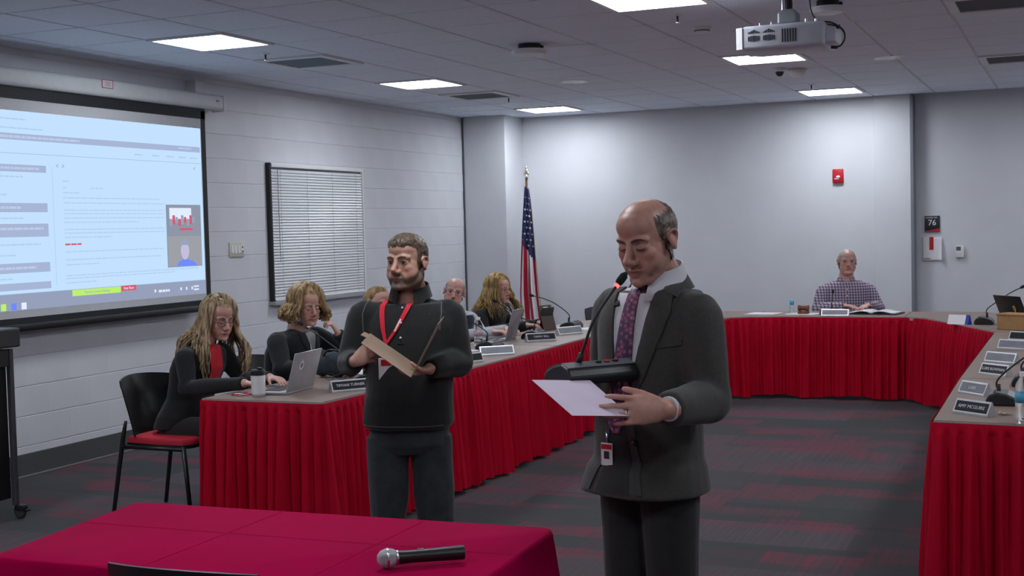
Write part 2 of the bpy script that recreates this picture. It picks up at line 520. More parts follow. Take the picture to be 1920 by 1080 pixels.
# projector hanging from a pole, lens towards the screen on the left
pj = thing('projector', 'white ceiling projector hanging from a pole with dark side vents', 'projector', (-1.475, 7.42, 2.625), 0)
pj_m = mat('projector_shell', lin(206, 210, 222), .45, var=.02, scale=5)
b = bmesh.new(); bmesh.ops.create_cube(b, size=1); bmesh.ops.scale(b, vec=(.46, .36, .135), verts=b.verts)
bmesh.ops.bevel(b, geom=[e for e in b.edges], offset=.022, segments=3, profile=.5, affect='EDGES')
MB().bm(b).build('body', pj_m, pj, 40)
MB().prism([(-.262, -.17), (-.225, -.182), (-.225, .182), (-.262, .17)], -.06, .06).build('front_bezel', white_m, pj)
for x0, w, n in ((-.19, .068, 7), (-.105, .068, 7)):
    for k in range(n):
        h = .034 - abs(k - 3) * .003
        MB().box((x0 + k * w / n, -.1805, .012 - .017), (.006, .004, h)).build('vent_slot', vent_dark, pj)
        h2 = .02 - abs(k - 3) * .0045
        MB().box((x0 + k * w / n, -.1805, .026 + h2 / 2 - .002), (.006, .004, h2)).build('vent_slot', vent_dark, pj)
for k in range(6):
    MB().box((.0 + k * .0145, -.1805, .0), (.008, .004, .072)).build('vent_slot', vent_dark, pj)
MB().box((.255, -.06, -.01), (.06, .2, .085), .012).build('cable_box', pj_m, pj, 40)
MB().tube([(0, 0, .16), (0, 0, .275)], .022, 16).build('pole', black_m, pj, 40)
MB().tube([(-.03, -.02, .165), (-.03, -.02, .275)], .006, 8).build('conduit', chrome, pj, 40)
MB().prism([(-.10, -.08), (.10, -.08), (.10, .08), (-.10, .08)], .068, .082).box((0, 0, .115), (.11, .11, .07), .012).box((0, 0, .15), (.075, .075, .03), .006).build('mount_bracket', mat('bracket_grey', lin(150, 156, 160), .45, .3, var=.03), pj)
for x, y in ((-.14, -.1), (-.07, -.12), (.12, -.12), (.17, -.1)):
    MB().lathe([(0, .066), (.008, .066), (.008, .088), (0, .09)], 10, Matrix.Translation((x, y, 0))).build('mount_screw', chrome, pj, 40)
MB().tube([(.15, -.05, .07), (.24, -.09, .065), (.31, -.1, .02), (.325, -.1, -.03), (.30, -.1, -.07), (.262, -.1, -.075)], .005, 8, 5).build('cable', black_m, pj, True)
MB().tube([(.12, -.02, .275), (.13, -.03, .15), (.17, -.05, .085), (.25, -.08, .05), (.30, -.1, .04)], .004, 8, 5).build('cable', black_m, pj, True)
MB().tube([(.24, -.12, .03), (.30, -.12, .028)], .008, 8).tube([(.25, -.1, -.075), (.285, -.1, -.078)], .009, 8).build('cable_plug', black_m, pj, True)

# ------------------------------------------------------------------ projection screen on the left wall
SX = -6.40
sc_ = thing('projection_screen', 'large wall projection screen showing a shared agenda page', 'projection screen', (SX, 7.27, 1.0))
sl = lambda y, z: (0, y - 7.27, z - 1.0)
case_m = mat('screen_case', lin(200, 204, 206), .5, var=.02)
b = MB()
b.box((-.03, 0.02, 1.675), (.13, 3.14, .125), .03, seg=3).build('casing', case_m, sc_, 40)
MB().box((-.03, 1.595, 1.672), (.135, .025, .13), .01).build('end_cap', white_m, sc_, 40)
MB().box((-.07, 1.36, 1.79), (.10, .14, .10), .006).build('wall_bracket', case_m, sc_)
MB().box((.036, 1.50, 1.685), (.004, .035, .012)).build('badge', dark_m, sc_)
fab = mat('screen_fabric', lin(186, 188, 192), .9, var=.01)
MB().box((-.012, .0, .815), (.004, 2.74, 1.53)).build('fabric', fab, sc_)
border = mat('screen_border', lin(20, 24, 30), .7, var=.03)
MB().box((-.009, 0, 1.575), (.004, 2.76, .085)).build('top_border', border, sc_)
MB().box((-.009, 1.352, .82), (.004, .052, 1.55)).build('side_border', border, sc_)
MB().box((-.009, -1.352, .82), (.004, .052, 1.55)).build('side_border', border, sc_)
MB().box((-.009, 0, .06), (.004, 2.76, .05)).build('bottom_border', border, sc_)
MB().box((-.005, 0, .02), (.03, 2.80, .055), .012).build('weight_bar', black_m, sc_, 40)
MB().tube([(-.02, 1.27, .0), (-.05, 1.27, -.02), (-.05, 1.27, -.25)], .002, 6).build('pull_cord', white_m, sc_)
w_m = mat('notice_white', lin(214, 212, 216), .7, var=.01)
nl = MB().box((.0365, .19, 1.703), (.003, .115, .058)).build('notice', w_m, sc_)
rp = MB()
for y, z, a, c in ((.19, 1.731, .115, .004), (.19, 1.675, .115, .004), (.134, 1.703, .004, .06), (.246, 1.703, .004, .06)):
    rp.box((.0385, y, z), (.002, a, c))
rp.build('notice_border', red_plastic, nl)
for k in range(3):
    MB().box((.0385, .196, 1.716 - k * .012), (.002, .06 - .008 * (k % 2), .003)).build('notice_line', mat('ink_grey', lin(120, 112, 122), .8), nl)

def G(n, r, g, b_, s=1.0):
    return glow(n, lin(r, g, b_), SCREEN_LIGHT * s)
page = G('page_glow', 196, 226, 255); bar = G('bar_glow', 168, 182, 214); soft = G('soft_glow', 178, 208, 242); line_m = G('line_glow', 164, 192, 226)
dim = G('dim_glow', 152, 164, 190); thumb = G('thumb_glow', 142, 150, 168); yel = G('yellow_glow', 190, 240, 110); redg = G('red_glow', 214, 92, 112)
blu = G('blue_glow', 110, 140, 255); whg = G('white_glow', 226, 238, 255); skin_g = G('face_glow', 196, 190, 220); tan_g = G('tan_glow', 158, 160, 168); gry = G('task_glow', 150, 160, 186)
def pic(name, m, y0, y1, z0, z1, lay, parent=None, txt=None):
    x = -.0095 + .0006 * lay
    o = MB().box((x, (y0 + y1) / 2 - 7.27, (z0 + z1) / 2 - 1), (.0005, y1 - y0, z1 - z0)).build(name, m, parent or sc_)
    return o
pg = pic('page', page, 5.90, 8.585, 1.245, 2.455, 0)
pic('header_bar', bar, 5.9, 8.57, 2.262, 2.305, 1)
pic('rule_line', line_m, 5.9, 8.58, 2.172, 2.176, 1)
pic('rule_line', soft, 6.92, 6.925, 1.28, 2.1, 1)
for z0, z1, ye in ((2.052, 2.10, 6.866), (1.785, 1.846, 6.866), (1.62, 1.708, 6.867), (1.382, 1.447, 6.868), (1.268, 1.316, 6.87)):
    pic('agenda_bar', bar, 5.9, ye, z0, z1, 1)
random.seed(3)
def words_row(y0, y1, z, h, m, lay=2, dens=.92):
    b_ = MB(); y = y0; x = -.0095 + .0006 * lay
    while y < y1:
        w = random.uniform(.02, .075)
        b_.box((x, y + min(w, y1 - y) / 2 - 7.27, z - 1), (.0005, min(w, y1 - y), h))
        y += w + .007
    return b_.build('text_line', m, sc_)
for z, y1 in ((2.40, 6.70), (2.34, 6.85)):
    words_row(5.95, y1, z, .010, soft)
bart = G('bar_text_glow', 188, 203, 233)
words_row(5.95, 7.2, 2.283, .016, bart); words_row(8.30, 8.46, 2.287, .012, bart)
for y in (7.78, 7.98, 8.15, 8.30, 8.44):
    words_row(y, y + .09, 2.215, .012, soft)
for z, ye, zz in ((2.076, 6.80, .02), (1.815, 6.62, .022), (1.675, 6.82, .022), (1.415, 6.74, .022)):
    words_row(6.0, ye, z, zz * .75, bart)
for z, ye in ((2.02, 6.65), (1.90, 6.5), (1.745, 6.64), (1.57, 6.79), (1.50, 6.56), (1.345, 6.52)):
    words_row(6.0, ye, z, .010, soft)
for z, y0, y1 in ((2.00, 7.02, 7.08), (1.955, 7.02, 7.05), (1.955, 7.30, 7.43), (1.92, 7.02, 7.18), (1.885, 7.02, 8.05), (1.85, 7.02, 8.11),
                  (1.80, 7.02, 8.10), (1.775, 7.02, 8.10), (1.745, 7.02, 8.10), (1.715, 7.02, 7.8), (1.665, 7.02, 8.10), (1.64, 7.02, 8.1), (1.61, 7.02, 7.5),
                  (1.51, 7.02, 8.08), (1.455, 7.02, 8.05), (1.42, 7.02, 7.35), (1.345, 7.02, 8.5), (1.325, 7.02, 8.2), (1.295, 7.02, 7.32)):
    words_row(y0, y1, z, .008, soft)
words_row(7.02, 7.18, 1.562, .012, redg)
text('<  >', .05, 'page_arrows', dim, sc_, (-.008, -.27, 1.10), (PI / 2, 0, PI / 2))
text('<', .05, 'side_arrow', dim, sc_, (-.008, 1.22, 1.13), (PI / 2, 0, PI / 2))
th = pic('video_panel', thumb, 8.12, 8.55, 1.36, 1.845, 1)
pic('video_wall', whg, 8.16, 8.43, 1.73, 1.82, 2, sc_)
for k in range(9):
    pic('video_figure', redg if k % 2 else dim, 8.16 + .035 * k, 8.19 + .035 * k, 1.68 + .012 * (k % 3), 1.735 + .014 * ((k * 5) % 3), 3, sc_)
pic('video_floor_figure', redg, 8.28, 8.44, 1.645, 1.662, 3, sc_)
pic('video_room', tan_g, 8.13, 8.545, 1.365, 1.60, 2, sc_)
fm = MB()
fm.add([(-.0075, 8.335 + .052 * math.cos(2 * PI * k / 20) - 7.27, 1.49 + .075 * math.sin(2 * PI * k / 20) - 1) for k in range(20)], [tuple(range(20))])
fm.build('video_face', skin_g, sc_)
MB().add([(-.0078, y - 7.27, z - 1) for y, z in ((8.22, 1.367), (8.26, 1.40), (8.31, 1.42), (8.36, 1.42), (8.44, 1.40), (8.49, 1.367))], [(0, 1, 2, 3, 4, 5)]).build('video_shirt', blu, sc_)
MB().add([(-.0073, 8.335 + .056 * math.cos(PI * k / 10) - 7.27, 1.50 + .078 * math.sin(PI * k / 10) - 1) for k in range(11)] + [(-.0073, 8.30 - 7.27, .53), (-.0073, 8.37 - 7.27, .53)], [(0, 1, 2, 3, 4, 5, 6, 7, 8, 9, 10, 11, 12)]).build('video_hair', dim, sc_)
pic('task_bar', gry, 5.9, 8.585, 1.135, 1.25, 0)
g_ = pic('share_banner', yel, 7.07, 7.572, 1.2, 1.243, 2)
text('You are screen sharing', .028, 'banner_text', dim, sc_, (-.0078, .05, .222), (PI / 2, 0, PI / 2))
r_ = pic('stop_banner', redg, 7.576, 7.742, 1.209, 1.247, 2)
text('Stop Share', .026, 'banner_text', whg, sc_, (-.0078, .39, .228), (PI / 2, 0, PI / 2))
words_row(8.0, 8.13, 1.185, .018, whg)
for y in (7.95, 8.26, 8.33, 8.40):
    pic('tray_icon', whg, y, y + .018, 1.178, 1.20, 2)
words_row(8.43, 8.5, 1.20, .012, whg); words_row(8.43, 8.5, 1.175, .012, whg)
for y, m in ((6.41, yel), (6.50, blu), (6.59, whg)):
    pic('task_icon', m, y, y + .045, 1.14, 1.185, 2)

# ------------------------------------------------------------------ window with closed blinds, switch plate
wd = struct(link('window_1', None, None, (XL + .008, 10.47, 1.0)))
MB().box((.012, 0, .60), (.02, 1.60, 1.18)).build('pane', mat('window_pane', lin(120, 126, 134), .1, var=.02), wd)
for y in (-.81, .81):
    MB().box((.021, y, .61), (.046, .026, 1.235), .004).build('frame_side', black_m if y < 0 else white_m, wd)
MB().box((.03, 0, -.015), (.07, 1.66, .035), .004).build('sill', mat('sill_grey', lin(150, 152, 158), .5, var=.03), wd)
MB().box((.026, 0, 1.205), (.05, 1.60, .035), .006).build('head_rail', white_m, wd)
slat_m = mat('blind_slat', lin(208, 211, 216), .32, var=.02)
sl_me = MB().prism([(-.0135, 0), (-.006, .0022), (.006, .0022), (.0135, 0), (.006, .0012), (-.006, .0012)], -.785, .785, Matrix(((-0.36, .93, 0, 0), (0, 0, 1, 0), (.93, .36, 0, 0), (0, 0, 0, 1)))).mesh('slat', [slat_m])
for k in range(44):
    link('slat', sl_me, wd, (.032, 0, .030 + k * .0262))
MB().box((.032, 0, .012), (.028, 1.57, .014), .003).build('bottom_rail', white_m, wd)
for y in (-.66, -.22, .22, .66):
    MB().box((.0465, y, .61), (.0012, .003, 1.18)).build('ladder_cord', mat('cord_grey', lin(150, 152, 160), .8), wd)
MB().tube([(.056, -.72, 1.18), (.058, -.715, .35)], .004, 6).build('tilt_wand', mat('cord_grey', lin(150, 152, 160), .8), wd)

t = thing('switch_plate', 'almond four-gang wall plate beside the projection screen', 'wall plate', (XL + .008, 9.17, 1.475))
pm = mat('almond_plastic', lin(196, 194, 180), .45, var=.02)
MB().box((.006, 0, 0), (.016, .205, .125), .005).build('plate', pm, t, 40)
for k in range(3):
    MB().box((.015, -.068 + .046 * k, 0), (.008, .03, .066), .003).build('rocker', white_m, t)
MB().box((.015, .072, 0), (.006, .034, .068), .003).build('outlet', white_m, t)
for z in (-.018, .018):
    MB().box((.0185, .072, z), (.003, .016, .018), .002).build('socket', dark_m, t)

# ------------------------------------------------------------------ things on the back wall
t = thing('fire_alarm', 'red fire alarm strobe high on the back wall', 'fire alarm', (-2.318, YB - .002, 2.068))
MB().box((0, -.02, 0), (.115, .04, .15), .012).build('housing', red_plastic, t, 40)
MB().ball((.004, -.042, -.012), (.022, .014, .016)).build('strobe_lens', white_m, t, True)
MB().box((-.01, -.043, -.03), (.05, .006, .012), .002, M=TR(0, 0, 0)).build('strobe_base', white_m, t)

YR = YB + .147
t = thing('room_sign', 'black room sign with number 76 on the right wall', 'sign', (-1.375, YR, 1.53))
MB().box((0, -.006, 0), (.152, .012, .172), .004).build('plate', mat('sign_black', lin(28, 32, 36), .4, var=.03), t, 40)
MB().prism([(-.074, -.084), (.074, -.084), (.074, -.045), (-.02, -.066), (-.074, -.068)], 0, .002, Matrix(((1, 0, 0, 0), (0, 0, -1, -.0125), (0, 1, 0, 0), (0, 0, 0, 1)))).build('red_wave', red_plastic, t)
text('76', .082, 'lettering', white_m, t, (0, -.0132, .012), (PI / 2, 0, 0), bold=.0012)
text('BOARD RM.', .023, 'lettering', white_m, t, (-.004, -.0132, .066), (PI / 2, 0, 0))
t = thing('wall_paper_holder', 'curling white paper sheet with red strip taped under the sign', 'paper', (-1.372, YR, 1.27))
n = 12
pv, pf = [], []
for i in range(n + 1):
    for j in range(n + 1):
        x = -.105 + .21 * i / n; z = -.13 + .25 * j / n
        k = max(0, (x - .04) / .065)
        pv.append((x - .012 * k * k, -.006 - .05 * k * k * (1 - j / n * .8), z))
for i in range(n):
    for j in range(n):
        a = i * (n + 1) + j
        pf.append((a, a + 1, a + n + 2, a + n + 1))
sh = MB().add(pv, pf).build('sheet', paper_m, t, True)
md = sh.modifiers.new('thick', 'SOLIDIFY'); md.thickness = .0012
MB().box((-.012, -.01, .055), (.042, .003, .135)).build('red_strip', red_plastic, t)
MB().box((-.06, -.008, -.105), (.07, .001, .010)).build('print_line', mat('ink_pink', lin(176, 120, 130), .8), t)
t = thing('thermostat', 'small white thermostat with grey display on the right wall', 'thermostat', (-1.10, YR, 1.235))
MB().box((0, -.016, 0), (.085, .032, .125), .008).build('case', white_m, t, 40)
MB().box((-.012, -.0335, .032), (.045, .003, .042), .001).build('display', mat('lcd', lin(86, 96, 88), .3, var=.03), t)
for k in range(3):
    MB().box((-.02 + .018 * k, -.033, -.018), (.011, .004, .007), .001).build('button', bar_m, t)

# ------------------------------------------------------------------ flag on its pole
fl = thing('flag', 'American flag hanging in folds from a pole in the corner', 'flag', (-5.70, 13.62, 0))
MB().lathe([(0, 0), (.17, 0), (.17, .02), (.10, .045), (.03, .06), (.03, .09), (0, .09)], 32).build('pole_base', chrome, fl, 40)
MB().tube([(0, 0, .05), (0, 0, 2.16)], .0135, 12).build('pole', mat('pole_wood', lin(120, 84, 50), .35, var=.1, scale=8), fl, 40)
MB().lathe([(0, 2.15), (.02, 2.15), (.02, 2.18), (.012, 2.2), (0, 2.2)], 14).ball((0, 0, 2.235), (.022, .012, .035)).ball((-.018, 0, 2.21), (.016, .008, .02)).ball((.018, 0, 2.21), (.016, .008, .02)).ball((0, 0, 2.275), (.012, .01, .02)).build('eagle_finial', mat('finial_gold', (.78, .72, .6, 1), .3, .9, var=.05), fl, True)
NS, NT = 104, 80
def flag_pt(s, t):
    top, bot = 2.07 - .03 * s, .50 - .02 * math.sin(9 * s) - .04 * (1 - abs(2 * s - 1))
    z = top + (bot - top) * t
    w = .045 + .255 * min(1, t * 1.05) ** .8
    x = -.065 * min(1, t * 1.3) + w * (s - .12) - .015 * math.sin(3 * t)
    amp = .012 + .05 * min(1, t * 1.4)
    y = amp * .38 * math.sin(s * 2.6 * 2 * PI + 1.2 * t) + .008 * math.sin(s * 14 + t * 3) - .04
    x += .006 * math.cos(s * 2.6 * 2 * PI + 1.2 * t) * t
    return Vector((x, y, z))
fv = [flag_pt(i / NS, j / NT) for i in range(NS + 1) for j in range(NT + 1)]
fm_ = MB()
ff, fmi = [], []
for i in range(NS):
    for j in range(NT):
        s, t_ = (i + .5) / NS, (j + .5) / NT
        k = int(s * 8)
        mi = k % 2
        lim = .385 + .16 * s
        if t_ < lim and s < .93:
            mi = 2
        if s > .975 or t_ > .985:
            mi = 3
        ff.append((i * (NT + 1) + j, i * (NT + 1) + j + 1, (i + 1) * (NT + 1) + j + 1, (i + 1) * (NT + 1) + j)); fmi.append(mi)
fm_.add(fv, ff); fm_.m = fmi
fred = mat('flag_red', lin(178, 18, 48), .6, var=.05); fwhite = mat('flag_white', lin(222, 220, 226), .6, var=.03)
fnavy = mat('flag_navy', lin(38, 44, 86), .6, var=.06); fgold = mat('flag_gold', lin(196, 150, 40), .5, var=.08)
cloth = fm_.build('cloth', [fred, fwhite, fnavy, fgold], fl, True, fix=False)
cloth.modifiers.new('thick', 'SOLIDIFY').thickness = .002
star_n = 0
for r in range(9):
    for c_ in range(5):
        s, t_ = .12 + .17 * c_ + (.085 if r % 2 else 0), .075 + .043 * r
        if s > .86 or t_ > .36 + .16 * s:
            continue
        o = flag_pt(s, t_); du = (flag_pt(s + .01, t_) - o).normalized(); dv = (o - flag_pt(s, t_ + .01)).normalized()
        nn = du.cross(dv).normalized()
        rr = .016 if t_ > .15 else .009
        pts = [o + nn * (.0045 if True else 0) + (du * math.cos(PI / 2 + k * PI / 5) + dv * math.sin(PI / 2 + k * PI / 5)) * (rr if k % 2 == 0 else rr * .42) for k in range(10)]
        pb = [p - nn * .009 for p in pts]
        MB().add(pts, [tuple(range(10))]).add(pb, [tuple(range(9, -1, -1))]).build('star', fwhite, cloth, fix=False)

# ------------------------------------------------------------------ U of skirted tables
def resample(path, ds):
    P = [Vector((x, y)) for x, y in path]
    out, acc = [], 0.0
    for i in range(len(P) - 1):
        L_ = (P[i + 1] - P[i]).length
        t_ = acc
        while t_ < L_:
            out.append(P[i].lerp(P[i + 1], t_ / L_)); t_ += ds
        acc = t_ - L_
    out.append(P[-1])
    return out

def skirt(path, parent, off, seed, z0=.03, z1=.735, out=1):
    rnd = random.Random(seed)
    pts = resample(path, .008)
    n = len(pts)
    N = []
    for i in range(n):
        d = (pts[min(i + 5, n - 1)] - pts[max(i - 5, 0)]).normalized()
        N.append(Vector((d.y, -d.x)) * out)
    ph, phs = 0.0, []
    per = .06
    lo = [rnd.uniform(0, 6.28) for _ in range(4)]
    for i in range(n):
        if i % 6 == 0:
            per = .052 + .030 * rnd.random()
        ph += 2 * PI * .008 / per
        phs.append(ph)
    rows = [0, .012, .05, .062, .075, .10, .16, .25, .36, .5, .64, .78, .9, 1]
    V, Fc = [], []
    for i in range(n):
        s = i * .008
        for t_ in rows:
            if t_ < .055:
                a = .0018 * math.sin(s * 520) + (.006 if t_ > .005 else .003)
            else:
                g = min(1, (t_ - .055) / .25)
                a = .004 + (.0060 + .019 * g) * (math.sin(phs[i]) + .35 * math.sin(2 * phs[i] + lo[0])) * (1 - .35 * t_)
                a += t_ * (.026 * math.sin(s * 19 + lo[1]) + .020 * math.sin(s * 41 + lo[2] + t_) + .036)
            p = pts[i] + N[i] * a
            z = z1 - (z1 - z0) * t_ + (t_ ** 3) * .012 * math.sin(s * 9 + lo[3])
            V.append((p.x - off[0], p.y - off[1], z))
    k = len(rows)
    for i in range(n - 1):
        for q in range(k - 1):
            Fc.append((i * k + q, i * k + q + 1, (i + 1) * k + q + 1, (i + 1) * k + q))
    o = MB().add(V, Fc).build('skirt', skirt_m, parent, True, fix=False)
    return o

def table(poly, path, label, seed, legs):
    cx = sum(p[0] for p in poly) / len(poly); cy = sum(p[1] for p in poly) / len(poly)
    t = thing('skirted_table', label, 'table', (cx, cy, 0), 0, 'skirted meeting tables')
    q = [(x - cx, y - cy) for x, y in poly]
    MB().prism(q, .718, .742).build('tabletop', laminate, t)
    qq = [(x * 1.004, y * 1.004) for x, y in q]
    MB().prism(qq, .712, .7385).build('edge_band', edge_m, t)
    for lx, ly in legs:
        MB().tube([(lx - cx, ly - cy, 0), (lx - cx, ly - cy, .715)], .016, 10).build('leg', dark_m, t, True)
    skirt(path, t, (cx, cy), seed)
    return t
table([(-4.23, 5.60), (-3.50, 5.60), (-3.43, 7.18), (-4.18, 7.18)], [(-4.24, 5.61), (-4.23, 5.59), (-3.51, 5.59), (-3.49, 5.61), (-3.42, 7.18)],
      'red-skirted table with the silver laptop and white tumbler, nearest of the left row', 1, ((-4.12, 5.8), (-3.62, 5.8), (-4.1, 7.0), (-3.55, 7.0)))
table([(-4.18, 7.19), (-3.43, 7.19), (-3.44, 8.70), (-4.20, 8.70)], [(-3.425, 7.178), (-3.43, 8.712)],
      'red-skirted table in the middle of the left row, behind the man in black', 2, ((-4.1, 7.35), (-3.55, 7.35), (-4.1, 8.55), (-3.55, 8.55)))
table([(-4.20, 8.72), (-3.44, 8.72), (-3.46, 9.8), (-3.30, 10.75), (-4.15, 10.75)], [(-3.435, 8.712), (-3.45, 9.8), (-3.29, 10.765)],
      'red-skirted table in front of the flag, farthest of the left row', 3, ((-4.1, 8.9), (-3.55, 8.9), (-4.05, 10.6), (-3.45, 10.6)))
table([(-3.30, 10.77), (-3.07, 11.38), (-2.72, 11.62), (-2.72, 12.34), (-3.75, 12.34), (-4.15, 10.77)], [(-3.30, 10.755), (-3.14, 11.2), (-3.02, 11.43), (-2.71, 11.615)],
      'red-skirted corner table between the flag row and the back row', 4, ((-3.9, 10.95), (-2.85, 12.2), (-3.65, 12.2), (-3.1, 11.6)))
table([(-2.71, 11.62), (-2.4, 11.70), (-1.37, 11.70), (-1.37, 12.34), (-2.71, 12.34)], [(-2.725, 11.61), (-2.4, 11.69), (-1.362, 11.69)],
      'red-skirted table at the back where the man in the checked shirt sits', 5, ((-2.6, 11.85), (-1.5, 11.85), (-2.6, 12.2), (-1.5, 12.2)))
table([(-1.36, 11.70), (-1.15, 11.52), (-.54, 10.23), (.22, 10.23), (.22, 11.25), (-.75, 12.34), (-1.36, 12.34)], [(-1.37, 11.69), (-1.30, 11.66), (-1.16, 11.51), (-.95, 11.1), (-.55, 10.225)],
      'red-skirted angled corner table with the black laptop, at the right rear', 6, ((-1.2, 12.2), (.1, 10.4), (.1, 11.2), (-.9, 11.4)))
table([(-.55, 8.80), (.2, 8.80), (.22, 10.21), (-.54, 10.21)], [(-.55, 10.22), (-.56, 8.79)],
      'red-skirted table farthest along the right row', 7, ((-.42, 8.95), (.08, 8.95), (-.42, 10.05), (.08, 10.05)))
table([(-.56, 7.25), (.2, 7.25), (.2, 8.78), (-.55, 8.78)], [(-.56, 8.785), (-.572, 7.243)],
      'red-skirted table in the middle of the right row', 8, ((-.42, 7.4), (.08, 7.4), (-.42, 8.6), (.08, 8.6)))
table([(-.55, 5.72), (.2, 5.66), (.2, 7.24), (-.56, 7.24)], [(-.565, 7.24), (-.56, 5.72), (-.55, 5.71), (.2, 5.65)],
      'red-skirted table with the water bottle at the right edge, nearest of the right row', 9, ((-.42, 5.9), (.08, 5.9), (-.42, 7.1), (.08, 7.1)))

# ------------------------------------------------------------------ front table under a red cloth
FT = ((-2.79, 3.34), (-1.37, 3.40), (-1.33, 2.70), (-2.71, 2.64))
fx, fy = sum(p[0] for p in FT) / 4, sum(p[1] for p in FT) / 4
t = thing('folding_table', 'plain folding table hidden under the red cloth in front', 'table', (fx, fy, 0))
MB().prism([((x - fx) * .985, (y - fy) * .985) for x, y in FT], .70, .728).build('tabletop', laminate, t)
for x, y in FT:
    MB().tube([((x - fx) * .9, (y - fy) * .86, 0), ((x - fx) * .9, (y - fy) * .86, .70)], .016, 10).build('leg', dark_m, t, True)
def rounded(poly, r, k=5):
    out = []
    n = len(poly)
    for i in range(n):
        p, a, b_ = Vector(poly[i]), Vector(poly[i - 1]), Vector(poly[(i + 1) % n])
        u, v = (a - p).normalized(), (b_ - p).normalized()
        for q in range(k + 1):
            t_ = q / k
            out.append(tuple((p + u * r * (1 - t_) ** 2 + v * r * t_ ** 2)))
    return out
loop = rounded(FT, .03)
pts = resample([loop[-1]] + loop, .02)[:-1]
cv, cf = [], []
rows = [(0, 0), (.006, .004), (.010, .015), (.012, .05), (.016, .15), (.026, .3), (.036, .45), (.046, .6), (.052, .70)]
n = len(pts)
cs = Vector((fx, fy))
for i, p in enumerate(pts):
    d = (pts[(i + 1) % n] - pts[i - 1]).normalized()
    nn = Vector((-d.y, d.x))
    if nn.dot(p - cs) < 0:
        nn = -nn
    cor = min((p - Vector(q)).length for q in FT)
    for o_, dz in rows:
        k = dz / .7
        if p.y < 2.75 and -2.6 < p.x < -1.45:
            dz *= .33
        wv = k * (.022 * math.sin(i * .02 * 9.5) + .012 * math.sin(i * .02 * 23 + 1)) + k * .07 * math.exp(-(cor / .09) ** 2)
        q = p + nn * (o_ + max(-.01, wv))
        cv.append((q.x - fx, q.y - fy, .742 - dz))
k = len(rows)
for i in range(n):
    for q in range(k - 1):
        j = (i + 1) % n
        cf.append((i * k + q, j * k + q, j * k + q + 1, i * k + q + 1))
cf.append(tuple(i * k for i in range(n)))
front_cloth_m = mat('front_cloth', lin(162, 0, 64), .9, var=.05, scale=4, bump=.05, bscale=500, spec=.04)
cl = MB().add(cv, cf).build('tablecloth', front_cloth_m, None, 40, loc=(fx, fy, 0))
tag(cl, 'plain crimson cloth draped over the front table', 'tablecloth')
hc = mat('cloth_crease', lin(180, 20, 68), .8, var=.05)
for a, c in ((.36, 0), (.70, 0), (0, .55)):
    if a:
        MB().tube([(-.70 + 1.42 * a, -.33, .7425), (-.71 + 1.42 * a, .35, .7425)], [(.0006, .0035)] * 2, 6).build('fold_crease', front_cloth_m, cl)
    else:
        MB().tube([(-.72, .03, .7425), (.70, .07, .7425)], [(.0006, .0035)] * 2, 6).build('fold_crease', front_cloth_m, cl)

# handheld microphone lying on the cloth
t = thing('handheld_microphone', 'black wireless microphone with silver grille lying on the red cloth', 'microphone', (-1.605, 2.86, .7695), math.atan2(.115, .158))
Mx = Euler((0, PI / 2, 0)).to_matrix().to_4x4()
MB().lathe([(0, -.027), (.010, -.0255), (.019, -.018), (.0245, -.006), (.0255, .004), (.022, .016), (.019, .021), (0, .021)], 28, Mx).build('grille', mat('mic_grille', (.55, .56, .6, 1), .42, .85, var=.2, scale=700, bump=.8, bscale=900), t, 50)
MB().lathe([(.0262, -.003), (.0268, 0), (.0262, .003)], 28, Mx).build('grille_band', chrome, t, True)
MB().lathe([(0, .02), (.0185, .02), (.0175, .03), (.0165, .06), (.0168, .10), (.0185, .19), (.0178, .198), (0, .199)], 24, Mx).build('handle', black_m, t, 50)
MB().box((.085, 0, .0168), (.018, .007, .003), .001).build('switch', mat('switch_grey', lin(120, 120, 124), .5), t)
MB().lathe([(.0188, .022), (.0192, .025), (.0184, .028)], 24, Mx).build('collar_ring', chrome, t, True)

